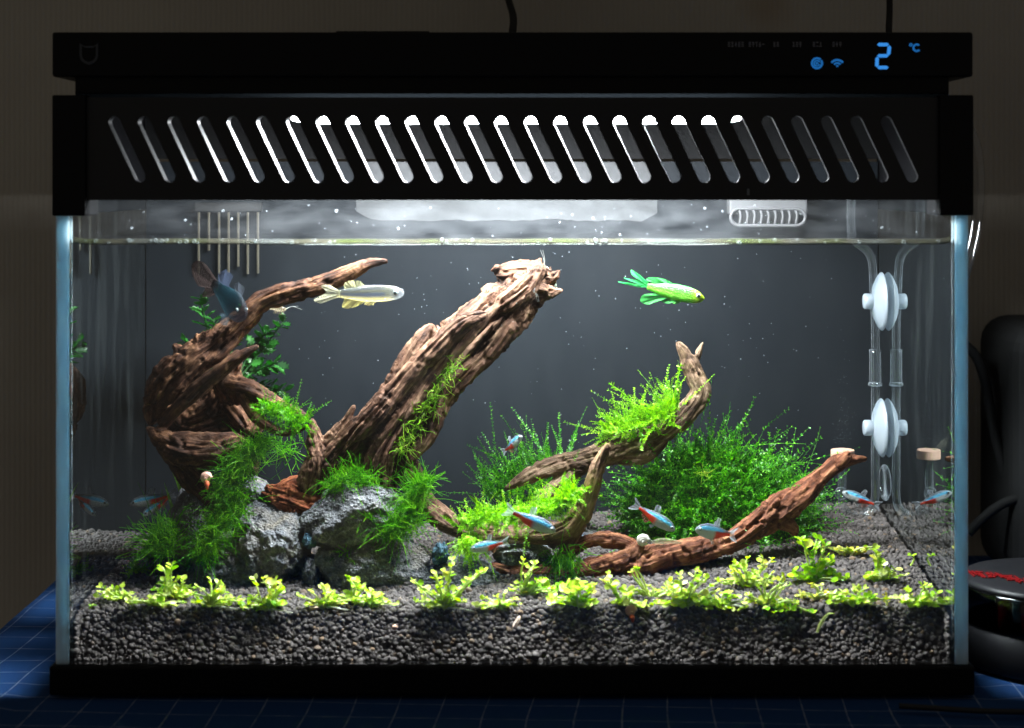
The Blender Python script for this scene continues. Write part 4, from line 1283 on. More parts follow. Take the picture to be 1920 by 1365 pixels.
def carpet(px, py, stems, label, mat='carpet', leafpx=13, seed=0, root=False, yellow=0.0):
    """stems: list of (tip px, tip py, number of leaf pairs); the plant stands on the soil at (px, py)"""
    r_ = random.Random(seed + int(px)); leafpx *= r_.uniform(0.8, 1.15)
    Y = ground(px, py)
    b = P(px, py, Y); b.z = soil1(b.x, Y) - 0.0006
    pl = empty('carpet_plant', b, label, 'plant', 'low plants on the soil')
    more = [(tx + r_.uniform(-24, 24), ty + r_.uniform(2, 24) * (1 if k_ else 0.6), max(1, nl - r_.randint(0, 1))) for k_ in range(2) for (tx, ty, nl) in stems if ty < py - 18 and len(stems) > 1]
    if len(stems) > 1:
        more += [(px + r_.choice((-1, 1)) * r_.uniform(10, 58), py - r_.uniform(5, 18), r_.randint(2, 3)) for _ in range(8)]
    for (tx, ty, nl) in stems + more:
        yt = Y + r_.uniform(-0.006, 0.003)
        tip = P(tx, ty, max(0.007, yt))
        bx = b + Vector((r_.uniform(-1, 1) * 0.0012, r_.uniform(-1, 1) * 0.001, 0))
        mid = (bx + tip) / 2 + Vector((r_.uniform(-1, 1) * 0.0022, r_.uniform(-1, 1) * 0.001, 0.0016))
        C = catmull([tuple(bx), tuple(mid), tuple(tip)], 9)
        tube('stem', C, np.linspace(0.00055, 0.00035, 9), M['carpet_stem'], pl, 6)
        T = np.gradient(C, axis=0)
        for k in range(nl):
            u = (k + 0.6) / nl * 7.6 if nl > 1 else 7.5
            a = min(int(u), 7); p = C[a] + (C[a + 1] - C[a]) * (u - a)
            th = k * 1.57 + r_.uniform(-0.4, 0.4)
            for sgn in (0, pi):
                t_ = T[a] / np.linalg.norm(T[a])
                d = Vector((math.cos(th + sgn), math.sin(th + sgn) * 0.8, 0)) * 0.85 + Vector(t_) * 0.35 + Vector((0, 0, 0.12)) + Vector((r_.uniform(-.25, .25), r_.uniform(-.25, .25), r_.uniform(-.2, .3)))
                mk = 'carpet_yellow' if r_.random() < max(yellow, 0.07) else ('carpet_dark' if r_.random() < 0.2 else mat)
                place_leaf(r_.choice(LEAF[mk]), pl, p, d, R(leafpx, Y) * r_.uniform(0.55, 1.3), r_.uniform(-1.1, 1.1))
        # tip rosette
        for sgn in range(2):
            d = Vector((r_.uniform(-1, 1), r_.uniform(-1, 0.4), 0.6))
            place_leaf(r_.choice(LEAF[mat]), pl, tip, d, R(leafpx * 0.8, Y), r_.uniform(-0.5, 0.5))
    if root:
        C = catmull([tuple(b + Vector((0, 0, 0.001))), tuple(b + Vector((0.004, -0.003, 0.0022))), tuple(b + Vector((0.009, -0.004, 0.0016))), tuple(b + Vector((0.013, -0.003, 0.0006)))], 12)
        tube('root', C, np.linspace(0.0005, 0.0002, 12), M['white_root'], pl, 6)
    return pl


carpet(225, 1128, [(190, 1100, 3), (228, 1098, 2), (250, 1112, 2)], 'low creeping pale green plant beside the glass corner', seed=1, leafpx=12)
carpet(165, 1143, [(172, 1136, 1)], 'tiny pale sprig alone on the soil by the glass corner', 'carpet_dark', 9, seed=2)
carpet(322, 1125, [(322, 1060, 3), (335, 1085, 2)], 'tall pale green sprig topped by round buds below the hair moss', seed=3, leafpx=15)
carpet(295, 1142, [(283, 1122, 2), (308, 1126, 2)], 'short leafy sprig at the foot of the tall budded sprig', seed=4, leafpx=12)
carpet(395, 1140, [(372, 1100, 2), (395, 1086, 2), (418, 1095, 2), (400, 1118, 2)], 'curly stemmed pale plant in front of the brown grey stone', seed=5, leafpx=14, root=True)
carpet(500, 1148, [(470, 1118, 2), (492, 1085, 3), (515, 1090, 3), (532, 1105, 2), (505, 1125, 2)], 'dense bushy pale plant in front of the large grey stone', seed=6, leafpx=15, root=True)
carpet(608, 1142, [(580, 1108, 2), (608, 1098, 3), (628, 1118, 2)], 'pale plant with yellowed leaves below the black glossy stone', seed=7, leafpx=13, yellow=0.35, root=True)
carpet(662, 1132, [(655, 1082, 2), (672, 1092, 2)], 'small upright sprig in front of the broad boulder', seed=8, leafpx=16)
carpet(698, 1140, [(690, 1108, 2), (702, 1128, 1)], 'short drooping sprig beside the upright one at the broad boulder', seed=9, leafpx=13)
carpet(835, 1145, [(775, 1088, 3), (815, 1075, 4), (848, 1050, 4), (880, 1085, 3), (908, 1070, 2), (835, 1110, 4), (862, 1118, 3)], 'widest bushy pale plant spreading in front of the low dark stone', seed=10, leafpx=15, root=True)
carpet(792, 1130, [(788, 1108, 2)], 'single small sprig at the edge of the widest bushy plant', seed=11, leafpx=13)
carpet(938, 1150, [(930, 1118, 2), (945, 1112, 2)], 'little sprig with a pale stalk near the tan wood chip', seed=12, leafpx=13)
carpet(985, 1118, [(982, 1050, 3), (990, 1080, 2)], 'tall thin sprig in front of the reddish root end', 'carpet', 14, seed=13)
carpet(1020, 1112, [(1008, 1088, 2), (1028, 1086, 2)], 'small round green sprig in the shade of the root', 'carpet_dark', 12, seed=14)
carpet(1085, 1142, [(1058, 1105, 3), (1085, 1088, 3), (1112, 1098, 3), (1100, 1125, 2)], 'dense pale plant below the middle of the reddish root', seed=15, leafpx=14)
carpet(1175, 1145, [(1142, 1078, 4), (1172, 1105, 3), (1205, 1130, 3)], 'slanting leafy plant beside the orange snail', seed=16, leafpx=14)
carpet(1222, 1122, [(1192, 1064, 1), (1216, 1098, 1)], 'bare thin stem leaning on the reddish root', seed=17, leafpx=10)
carpet(1285, 1140, [(1250, 1100, 3), (1275, 1078, 4), (1305, 1072, 3), (1325, 1085, 3), (1290, 1110, 4), (1265, 1125, 3)], 'bushiest pale plant in front of the root, many round leaves', seed=18, leafpx=15)
carpet(1352, 1152, [(1325, 1122, 3), (1355, 1112, 3), (1385, 1120, 3)], 'pale plant with a long white root near the front glass', seed=19, leafpx=14, root=True)
carpet(1402, 1102, [(1378, 1055, 2), (1400, 1048, 3), (1430, 1045, 3), (1412, 1075, 3)], 'leafy green plant at the foot of the dark moss bush', 'carpet', 15, seed=20)
carpet(1440, 1142, [(1422, 1100, 2), (1446, 1075, 3), (1470, 1092, 2)], 'yellow green plant between bush plant and front glass', seed=21, leafpx=13, yellow=0.3)
carpet(1528, 1092, [(1500, 1012, 3), (1532, 1010, 3), (1548, 1045, 2), (1510, 1060, 3), (1558, 1075, 2)], 'tallest green sprig with round leaves standing on open soil', 'carpet_dark', 17, seed=22, root=True)
carpet(1478, 1156, [(1465, 1135, 2), (1490, 1142, 2)], 'small deep green sprig low at the front glass', 'carpet_dark', 13, seed=23)
carpet(1530, 1125, [(1522, 1095, 1), (1545, 1112, 1)], 'thin yellowed sprig on open soil near the front', 'carpet_yellow', 11, seed=24, yellow=0.6)
carpet(1608, 1138, [(1580, 1110, 2), (1605, 1100, 3), (1635, 1115, 3)], 'low curved pale plant below the tall sprig near the glass', seed=25, leafpx=13, root=True)
carpet(1642, 1092, [(1640, 1030, 4), (1655, 1060, 2)], 'tall lime sprig on the open soil near the side glass', 'carpet', 15, seed=26)
carpet(1732, 1145, [(1700, 1108, 2), (1730, 1098, 3), (1758, 1112, 3), (1740, 1128, 3)], 'bushy pale plant closest to the side glass', seed=27, leafpx=14)
carpet(1662, 1142, [(1660, 1118, 2)], 'orange tinged small sprig between two pale plants', 'carpet_yellow', 12, seed=28, yellow=0.8)
carpet(1596, 1042, [(1592, 1028, 1), (1604, 1030, 1)], 'tiny yellow sprig far back on the open soil', 'carpet_yellow', 12, seed=29)
carpet(1708, 1062, [(1708, 1042, 1)], 'tiny green sprig far back beside the side glass', 'carpet_dark', 10, seed=30)
carpet(318, 1112, [(310, 1092, 2), (325, 1098, 2)], 'small dark green sprig in the shade of the hair moss', 'carpet_dark', 10, seed=31)

# fern bush behind the dark driftwood
fr = random.Random(3)
fb = P(430, 700, .135)
fern = empty('leafy_fern', fb, 'dark green leafy fern growing behind the hollow driftwood', 'fern')
stems = [((420, 720), (375, 560)), ((430, 720), (400, 600)), ((440, 720), (530, 605)), ((440, 720), (500, 620)), ((440, 730), (520, 680)), ((450, 730), (535, 735)), ((400, 700), (345, 640)), ((440, 740), (500, 745)), ((430, 700), (460, 590))]
for (a, b) in stems:
    C = catmull([tuple(P(a[0], a[1], .135)), tuple(P((a[0] + b[0]) / 2 + fr.uniform(-8, 8), (a[1] + b[1]) / 2 - 8, .14)), tuple(P(b[0], b[1], .132))], 12)
    tube('stem', C, np.linspace(0.0007, 0.0004, 12), M['fern'], fern, 6)
    T = np.gradient(C, axis=0)
    for k in range(3, 12):
        for sgn in (-1, 1):
            t_ = Vector(T[k]).normalized()
            sd = t_.cross(Vector((0, 1, 0))) * sgn
            d = t_ * 0.7 + sd * 0.8 + Vector((fr.uniform(-.3, .3), fr.uniform(-.6, .2), fr.uniform(-.25, .25)))
            o = place_leaf(FERN, fern, C[k], d, R(fr.uniform(17, 32), .135), fr.uniform(-0.8, 0.8))


# grass blades
def blade(pts, w, label, matname='blade'):
    C = catmull([tuple(P(*p)) for p in pts], 14)
    T, N, B = frames(C)
    V, f = [], []
    for i in range(14):
        u = i / 13
        ww = R(w, pts[0][2]) * (1 - u ** 2.2) * (0.55 + 0.45 * min(1, u * 4)) + 0.0001
        sd = Vector(T[i]).cross(Vector((0.15, 1, 0))).normalized()
        V += [tuple(Vector(C[i]) - sd * ww), tuple(Vector(C[i]) + Vector((0, 0.0005, 0))), tuple(Vector(C[i]) + sd * ww)]
    for i in range(13):
        for j in range(2): f.append((i * 3 + j, i * 3 + j + 1, (i + 1) * 3 + j + 1, (i + 1) * 3 + j))
    return tag(link('grass_blade', mesh_np('grass_blade', V, f), M[matname]), label, 'plant', 'single grass blades')


blade([(345, 965, .092), (342, 920, .092), (330, 890, .092), (316, 868, .092)], 8, 'broad green grass blade standing behind the hair moss')
blade([(332, 1000, .10), (322, 950, .10), (308, 905, .105)], 4, 'narrow green grass blade beside the broad one')
blade([(905, 955, .085), (892, 940, .085), (877, 927, .085)], 4, 'short green blade poking out behind the lime moss')
blade([(1532, 1186, .0046), (1540, 1168, .0048), (1552, 1152, .006), (1565, 1150, .008)], 3.2, 'pale dead blade lying against the front glass', 'carpet_stem')

# ------------------------------------------------------------------ fish
def pigment(me, cols):
    a = me.color_attributes.new('pigment', 'FLOAT_COLOR', 'POINT')
    a.data.foreach_set("color", np.concatenate([cols, np.ones((len(cols), 1))], 1).astype(np.float32).ravel())


def fish_frame(head, tail):
    """rotation whose x runs from head to tail, z up"""
    x = (tail - head).normalized()
    z = Vector((0, 0, 1)); z = (z - x * z.dot(x)).normalized()
    y = z.cross(x)
    return Matrix((x, y, z)).transposed().to_4x4()


def fish(name, head, tail, prof, colfn, fins, label, group=None, skin='skin', cat='fish', eye=0.0, bend=0.0, lateral=0.42, up=None, eye_u=0.1, eye_v=0.25):
    """prof: (u, half height, centre offset) in body lengths; fins: (name, outline [(u, v)], colour, material)"""
    head, tail = Vector(head), Vector(tail)
    L = (tail - head).length
    m_ = Matrix.Translation(head) @ fish_frame(head, tail)
    root = empty(name, head, label, cat, group)
    prof = np.array(prof, float)
    uu = np.linspace(prof[0, 0], prof[-1, 0], 44)
    hh = np.interp(uu, prof[:, 0], prof[:, 1]); cc = np.interp(uu, prof[:, 0], prof[:, 2])
    k_ = np.array([1, 2, 1]) / 4
    hh[1:-1] = np.convolve(hh, k_, 'same')[1:-1]
    K = 20
    V, C = [], []
    for u, h, c in zip(uu, hh, cc):
        for j in range(K):
            a = 2 * pi * j / K
            v = math.sin(a)
            w = h * lateral * math.cos(a) * (1.0 if u < 0.5 else max(0.25, 1 - (u - 0.5) * 1.4))
            V.append((u * L, (w + bend * (u - 0.3) ** 2 * (1 if u > 0.3 else 0)) * L, (c + h * v) * L)); C.append(colfn(u, v))
    f = []
    for i in range(len(uu) - 1):
        for j in range(K):
            f.append((i * K + j, i * K + (j + 1) % K, (i + 1) * K + (j + 1) % K, (i + 1) * K + j))
    f.append(tuple(range(K - 1, -1, -1))); f.append(tuple((len(uu) - 1) * K + j for j in range(K)))
    me = mesh_np('body', V, f); pigment(me, np.array(C)); me.transform(m_)
    link('body', me, M[skin], root)
    for (fn, outl, col, mt) in fins:
        root_pt = (np.array(outl[0]) + np.array(outl[-1])) / 2
        edge_ = catmull([(x, z) for x, z in outl], 40)
        rings, nr_ = [], 9
        V, fcs, cs = [], [], []
        for ri in range(nr_ + 1):
            q_ = ri / nr_
            for ei, e_ in enumerate(edge_):
                base_ = np.array(outl[0]) * (1 - ei / 39) + np.array(outl[-1]) * (ei / 39)
                x, z = base_ + (e_ - base_) * q_
                bx_ = bend * (x - 0.3) ** 2 * (1 if x > 0.3 else 0)
                V.append((x * L, (bx_ + 0.018 * q_ * math.sin(ei * 0.45)) * L, z * L))
                st = 0.55 + 0.75 * (0.5 + 0.5 * math.sin(ei * 1.45)) * (1 - 0.3 * q_)
                cs.append([min(1, c * st) for c in col])
        for ri in range(nr_):
            for ei in range(39):
                o_ = ri * 40 + ei
                fcs.append((o_, o_ + 1, o_ + 41, o_ + 40))
        me = mesh_np(fn, V, fcs)
        pigment(me, np.array(cs)); me.transform(m_)
        link(fn, me, M[mt], root)
    if eye > 0:
        for s in (-1, 1):
            h = float(np.interp(eye_u, prof[:, 0], prof[:, 1])); c = float(np.interp(eye_u, prof[:, 0], prof[:, 2]))
            yl = s * h * lateral * 0.86
            ctr = m_ @ Vector((eye_u * L, yl * L, (c + h * eye_v) * L))
            bm = bmesh.new(); bmesh.ops.create_uvsphere(bm, u_segments=14, v_segments=8, radius=eye * L)
            e = link('eye', bm_mesh('eye', bm, True), M['eye_ring'], root, None)
            e.data.transform(Matrix.Translation(ctr))
            bm = bmesh.new(); bmesh.ops.create_uvsphere(bm, u_segments=12, v_segments=8, radius=eye * L * 0.62)
            pu = link('pupil', bm_mesh('pupil', bm, True), M['eye_black'], e, None)
            pu.matrix_parent_inverse = Matrix.Identity(4)
            pu.data.transform(Matrix.Translation(m_ @ Vector((eye_u * L, (yl + s * eye * 0.55) * L, (c + h * eye_v) * L))))
    return root


def mixc(a, b, t): return [x + (y - x) * t for x, y in zip(a, b)]


def sst(x, a, b):
    t = min(1, max(0, (x - a) / (b - a))); return t * t * (3 - 2 * t)


def neon_col(u, v):
    back, belly, blue, red = [0.12, 0.14, 0.16], [0.50, 0.52, 0.52], [0.09, 0.62, 1.0], [0.85, 0.04, 0.015]
    c = mixc(belly, back, sst(v, 0.35, 0.8))
    s = sst(v, 0.10, 0.22) * (1 - sst(v, 0.52, 0.68)) * sst(u, 0.03, 0.08) * (1 - sst(u, 0.60, 0.72))
    c = mixc(c, blue, s)
    r_ = sst(u, 0.38, 0.48) * (1 - sst(v, 0.0, 0.14 + 0.5 * sst(u, 0.6, 0.75)))
    return mixc(c, red, r_)


NEON_P = [(0.0, 0.018, -0.01), (0.04, 0.055, -0.005), (0.12, 0.095, 0), (0.25, 0.125, 0), (0.38, 0.128, -0.005), (0.52, 0.105, 0), (0.66, 0.065, 0.006), (0.76, 0.040, 0.006), (0.82, 0.040, 0.006)]
G_, RD = [0.55, 0.6, 0.66], [0.6, 0.25, 0.2]
NEON_F = [('tail_fin', [(0.79, 0.03), (0.88, 0.09), (1.0, 0.13), (0.94, 0.01), (1.0, -0.12), (0.88, -0.08), (0.79, -0.03)], G_, 'fin'),
          ('dorsal_fin', [(0.42, 0.11), (0.47, 0.24), (0.56, 0.22), (0.55, 0.10)], G_, 'fin'),
          ('anal_fin', [(0.52, -0.10), (0.58, -0.19), (0.70, -0.10), (0.72, -0.05)], RD, 'fin'),
          ('pelvic_fin', [(0.38, -0.12), (0.42, -0.21), (0.48, -0.18), (0.44, -0.11)], G_, 'fin')]
GN = 'neon striped fish'


def neon(h, t, label, dY=0.0, **kw):
    fish('neon_fish', P(h[0], h[1], h[2]), P(t[0], t[1], t[2] + dY), NEON_P, neon_col, NEON_F, label, GN, eye=0.032, eye_u=0.085, **kw)


neon((242, 945, .10), (332, 927, .108), 'upper of the two small blue and red fish near the corner glass')
neon((267, 966, .10), (328, 925, .112), 'lower of the two small blue and red fish near the corner glass')
neon((979, 817, .060), (941, 850, .072), 'small blue and red fish swimming high before the wispy moss')
neon((1042, 996, .032), (945, 954, .032), 'blue and red fish passing in front of the lime moss')
neon((881, 1030, .034), (956, 1015, .044), 'blue and red fish with a silver belly below the lime moss')
neon((1266, 994, .055), (1184, 943, .055), 'blue and red fish diving in front of the dark moss bush')
neon((1304, 992, .045), (1382, 1004, .062), 'blue and red fish turning over the reddish root')
neon((1580, 922, .118), (1652, 950, .118), 'blue and red fish near the glass pipe by the side glass')


def green_col(u, v):
    c = mixc([0.12, 0.52, 0.03], [0.035, 0.36, 0.06], sst(v, -0.2, 0.8))
    if math.sin(v * 17) > 0.55 and u > 0.15: c = mixc(c, [0.26, 0.55, 0.08], 0.7)
    return mixc([0.30, 0.46, 0.02], c, sst(u, 0.05, 0.2))


fish('green_fish', P(1321, 559, .07), P(1163, 527, .075),
     [(0.0, 0.012, -0.005), (0.03, 0.045, -0.01), (0.09, 0.075, -0.005), (0.2, 0.095, 0), (0.35, 0.098, 0), (0.48, 0.078, 0.0), (0.58, 0.055, 0.0), (0.68, 0.038, 0.004)],
     green_col,
     [('tail_fin', [(0.64, 0.03), (0.80, 0.12), (0.90, 0.155), (0.88, 0.10), (0.80, 0.05), (0.97, 0.045), (0.80, 0.01), (0.66, -0.02)], [0.04, 0.55, 0.13], 'fin_solid'),
      ('tail_streamer', [(0.66, 0.0), (0.8, -0.03), (1.0, -0.018), (1.0, -0.008), (0.82, -0.012), (0.68, 0.02)], [0.05, 0.6, 0.15], 'fin_solid'),
      ('dorsal_fin', [(0.38, 0.09), (0.50, 0.125), (0.66, 0.115), (0.70, 0.07), (0.56, 0.045)], [0.06, 0.48, 0.10], 'fin_solid'),
      ('anal_fin', [(0.28, -0.085), (0.42, -0.15), (0.52, -0.13), (0.62, -0.20), (0.72, -0.19), (0.70, -0.10), (0.52, -0.05)], [0.09, 0.58, 0.12], 'fin_solid'),
      ('pectoral_fin', [(0.22, -0.06), (0.30, -0.13), (0.38, -0.12), (0.32, -0.05)], [0.14, 0.66, 0.10], 'fin_solid')],
     'bright green long finned fish swimming near the surface', cat='fish', eye=0.026, eye_u=0.075, eye_v=0.35)


def pale_col(u, v):
    c = [0.24, 0.24, 0.15]
    if math.sin(v * 14 + 0.6) > 0.3 and 0.2 < u < 0.7: c = [0.12, 0.14, 0.18]
    if v < -0.5: c = mixc(c, [0.8, 0.66, 0.22], 0.6)
    return mixc([0.36, 0.38, 0.40], c, sst(u, 0.05, 0.22))


fish('pale_fish', P(757, 549, .045), P(588, 552, .05),
     [(0.0, 0.02, 0), (0.03, 0.05, 0), (0.10, 0.075, 0), (0.25, 0.092, 0.0), (0.42, 0.092, 0.0), (0.56, 0.068, 0.0), (0.68, 0.045, 0.004), (0.74, 0.036, 0.004)],
     pale_col,
     [('tail_fin', [(0.70, 0.03), (0.82, 0.10), (0.92, 0.09), (0.86, 0.02), (1.0, -0.06), (0.92, -0.10), (0.80, -0.06), (0.71, -0.03)], [0.45, 0.43, 0.28], 'fin'),
      ('dorsal_fin', [(0.42, 0.085), (0.50, 0.14), (0.64, 0.13), (0.66, 0.05)], [0.46, 0.44, 0.22], 'fin'),
      ('anal_fin', [(0.40, -0.085), (0.56, -0.15), (0.68, -0.15), (0.66, -0.05)], [0.55, 0.48, 0.14], 'fin'),
      ('pelvic_fin', [(0.30, -0.09), (0.36, -0.13), (0.44, -0.12), (0.40, -0.08)], [0.75, 0.66, 0.25], 'fin')],
     'pale yellow see-through fish in front of the long driftwood arm', skin='skin_clear', eye=0.024, eye_u=0.085, eye_v=0.1)


def bluecol(u, v):
    c = mixc([0.010, 0.011, 0.016], [0.006, 0.026, 0.036], sst(u, 0.1, 0.3))
    return mixc(c, [0.05, 0.05, 0.06], sst(u, 0.5, 0.7))


fish('blue_fish', P(461, 596, .045), P(364, 494, .075),
     [(0.0, 0.02, 0), (0.03, 0.07, 0), (0.10, 0.12, 0), (0.22, 0.145, 0), (0.34, 0.125, 0.0), (0.44, 0.09, 0.0), (0.54, 0.065, 0.0), (0.62, 0.055, 0)],
     bluecol,
     [('tail_fin', [(0.55, 0.06), (0.70, 0.10), (0.86, 0.09), (1.0, 0.03), (0.99, -0.06), (0.84, -0.16), (0.74, -0.12), (0.70, -0.2), (0.60, -0.14), (0.54, -0.06)], [0.022, 0.015, 0.014], 'fin_solid'),
      ('dorsal_fin', [(0.36, 0.11), (0.40, 0.22), (0.50, 0.24), (0.58, 0.16), (0.56, 0.05)], [0.045, 0.06, 0.10], 'fin'),
      ('pectoral_fin', [(0.12, 0.13), (0.2, 0.24), (0.30, 0.22), (0.28, 0.12)], [0.07, 0.08, 0.1], 'fin'),
      ('pelvic_fin', [(0.2, -0.17), (0.26, -0.26), (0.36, -0.22), (0.34, -0.13)], [0.05, 0.08, 0.1], 'fin')],
     'dark blue fish with a broad brown tail diving by the driftwood arm', skin='skin_dark', eye=0.02, lateral=0.5)


# shrimps
def shrimp(h, t, col, label, arch=0.06, seed=0):
    head, tail = P(*h), P(*t)
    L = (tail - head).length
    m_ = Matrix.Translation(head) @ fish_frame(head, tail)
    root = empty('shrimp', head, label, 'shrimp', 'small clear shrimps')
    r_ = random.Random(seed)
    uu = np.linspace(0, 0.88, 34)
    K = 12
    V, C = [], []
    for u in uu:
        h_ = float(np.interp(u, [0, 0.05, 0.18, 0.34, 0.5, 0.7, 0.88], [0.006, 0.045, 0.082, 0.085, 0.072, 0.05, 0.026]))
        h_ *= 1 + 0.05 * math.sin(u * 70) * (u > 0.36)
        c = arch * math.sin(u * pi)
        for j in range(K):
            a = 2 * pi * j / K
            V.append((u * L, h_ * 0.7 * math.cos(a) * L, (c + h_ * math.sin(a)) * L))
            C.append([min(1, x * (0.85 + 0.3 * (math.sin(u * 70) > 0.6))) for x in col])
    f = [(i * K + j, i * K + (j + 1) % K, (i + 1) * K + (j + 1) % K, (i + 1) * K + j) for i in range(len(uu) - 1) for j in range(K)]
    f += [tuple(range(K - 1, -1, -1)), tuple((len(uu) - 1) * K + j for j in range(K))]
    me = mesh_np('body', V, f); pigment(me, np.array(C)); me.transform(m_); link('body', me, M['skin_clear'], root)
    z0 = arch * math.sin(0.86 * pi)
    bm = bmesh.new()
    o_ = [(0.85, 0, z0 + .02), (0.97, 0.07, z0 + .01), (1.0, 0.03, z0), (0.99, -0.03, z0), (0.97, -0.07, z0 + .01), (0.85, 0, z0 - .02)]
    bm.faces.new([bm.verts.new(Vector(p) * L) for p in o_])
    me = bm_mesh('tail_fan', bm); pigment(me, np.array([col] * len(me.vertices))); me.transform(m_); link('tail_fan', me, M['skin_clear'], root)
    for k in range(5):
        u = 0.14 + 0.055 * k
        for s in (-1, 1):
            z = arch * math.sin(u * pi) - 0.05
            pts_ = [(u, s * .03, z), (u - .02, s * .07, z - .05), (u + .01, s * .06, z - .12)]
            me = mesh_np('leg', *tube_data([np.array(m_ @ (Vector(p) * L)) for p in catmull(pts_, 6)], L * 0.007, 4))
            pigment(me, np.array([col] * len(me.vertices))); link('leg', me, M['skin_clear'], root)
    for s in (-1, 1):
        pts_ = [(0.02, s * .02, .02), (-0.15, s * .06, .10), (-0.42, s * .12, .06 + r_.uniform(-.06, .1))]
        me = mesh_np('antenna', *tube_data([np.array(m_ @ (Vector(p) * L)) for p in catmull(pts_, 10)], np.linspace(L * 0.006, L * 0.003, 10), 4))
        pigment(me, np.array([[0.6, 0.6, 0.55]] * len(me.vertices))); link('antenna', me, M['skin_clear'], root)
        bm = bmesh.new(); bmesh.ops.create_uvsphere(bm, u_segments=8, v_segments=6, radius=L * 0.017)
        me = bm_mesh('eye', bm, True); me.transform(m_ @ Matrix.Translation(Vector((0.05, s * 0.045, 0.04)) * L)); link('eye', me, M['eye_black'], root)
    return root


shrimp((537, 581, .078), (476, 578, .083), [0.55, 0.46, 0.30], 'tan shrimp clinging under the long driftwood arm', seed=1)
shrimp((1019, 496, .083), (1046, 550, .085), [0.50, 0.55, 0.42], 'greenish shrimp on the knotted trunk top, outer one', seed=2)
shrimp((1001, 548, .072), (988, 502, .074), [0.72, 0.76, 0.80], 'whitish shrimp on the knotted trunk top, inner one', seed=3)
shrimp((1222, 1016, .060), (1284, 1020, .062), [0.42, 0.42, 0.26], 'olive shrimp beside the white shell on the reddish root', seed=4)
shrimp((1778, 822, .055), (1742, 872, .06), [0.62, 0.58, 0.40], 'yellowish shrimp hovering by the side glass', seed=5)
shrimp((930, 1015, .058), (975, 1018, .060), [0.40, 0.34, 0.22], 'brown shrimp behind the silver bellied fish', seed=6)


# snails
def snail(px, py, Y, r, shell, label, red=True, seed=0):
    c = P(px, py, Y)
    rr_ = R(r, Y)
    root = empty('snail', c, label, 'snail', 'snails and shells')
    # spiral shell: a tube winding inwards
    n_ = 60
    t_ = np.linspace(0, 1, n_)
    ang = t_ * 2.4 * 2 * pi
    rad = rr_ * 0.62 * (1 - t_) ** 0.8
    C = np.stack([rad * np.cos(ang), -rr_ * 0.75 * t_ ** 1.5 + 0.2 * rr_, rad * np.sin(ang)], 1) + np.array(c)
    V, f = tube_data(C, rr_ * (0.50 * (1 - t_) + 0.05), 14)
    link('shell', mesh_np('shell', V, f), M[shell], root)
    if red:
        C = catmull([tuple(c + Vector((rr_ * .1, -rr_ * .1, -rr_ * .6))), tuple(c + Vector((rr_ * .25, -rr_ * .35, -rr_ * 1.2))), tuple(c + Vector((rr_ * .3, -rr_ * .3, -rr_ * 1.9)))], 10)
        V, f = tube_data(C, np.interp(np.linspace(0, 1, 10), [0, .4, 1], [rr_ * .4, rr_ * .45, rr_ * .12]), 10)
        link('foot', mesh_np('foot', V, f), M['snail_red'], root)
    return root


snail(386, 896, .048, 11, 'shell', 'pink snail with a red foot on the hair moss')
gy_ = ground(1183, 1152)
snail(1183, 1146, gy_ - 0.003, 11, 'shell', 'orange pink snail on the soil among the pale plants')
snail(1205, 1014, .058, 12, 'shell_white', 'white empty shell lying on the reddish root', red=False)

# chips and bits lying on the soil
for (x0, y0, x1, y1, w, mt, lb) in ((962, 1180, 975, 1155, 5, (0.5, 0.38, 0.3), 'tan wood chip leaning on the soil at the front glass'), (598, 1140, 570, 1146, 4, (0.62, 0.45, 0.33), 'pale wood splinter lying on the soil below the pale plant')):
    Ya = ground(x1, y1) if y1 < 1150 else 0.006
    a, b = P(x0, y0, max(0.0048, Ya - 0.002)), P(x1, y1, Ya + 0.001)
    C = catmull([tuple(a), tuple((a + b) / 2 + Vector((0.0003, 0, 0.0003))), tuple(b)], 8)
    V, f = tube_data(C, R(w, Ya) * np.interp(np.linspace(0, 1, 8), [0, .15, .8, 1], [.4, 1, .9, .3]), 6)
    tag(link('wood_chip', mesh_np('wood_chip', V, f, False), simple('chip', mt, 0.7, bump=(900, .5, .0006))), lb, 'wood chip')
for i, (x, y, r_, lb) in enumerate(((1085, 1143, 7, 'small white pebble on the soil among the pale plants'), (1226, 1128, 6, 'white shell fragment on the soil beside the bushiest plant'), (740, 1176, 6, 'tan grain in the soil face below the broad boulder'))):
    Yg = ground(x, y) if y < 1160 else 0.0048
    o = rock('pebble', x, y, Yg, r_, r_ * .8, R(r_, Yg) * .8, 'shell_white' if i < 2 else 'ceramic', lb, 30 + i, 0.2, cat='pebble')
    o["group"] = 'loose bits on the soil'

# ------------------------------------------------------------------ equipment
# carbon dioxide pipe with its diffuser, held by two suction cups on the side glass
YP = 0.146
pipe = empty('glass_pipe', P(1640, 940, YP), 'clear glass pipe with a bent end and pink ceramic disc by the side glass', 'pipe')
up = [(1596, 372), (1596, 430), (1604, 452), (1632, 480), (1638, 540), (1641, 620), (1641, 760), (1641, 880), (1641, 930), (1634, 955), (1612, 968), (1588, 958), (1579, 935), (1579, 905), (1580, 862)]
tube('tube', catmull([tuple(P(x, y, YP)) for x, y in up], 90), R(7.5, YP), M['pipe'], pipe, 16, False)
tube('inner_tube', catmull([tuple(P(x, y, YP)) for x, y in up], 90), R(4, YP), M['pipe'], pipe, 12, False)
lathe('sleeve', [(R(10, YP), 0), (R(11, YP), R(2, YP)), (R(10.5, YP), R(60, YP)), (R(11.5, YP), R(66, YP))], M['pipe'], pipe, center=P(1641, 722, YP), k=24)
lathe('collar', [(R(9, YP), 0), (R(13, YP), R(1, YP)), (R(13, YP), R(6, YP)), (R(9, YP), R(7, YP))], M['pipe'], pipe, center=P(1641, 724, YP), k=24)
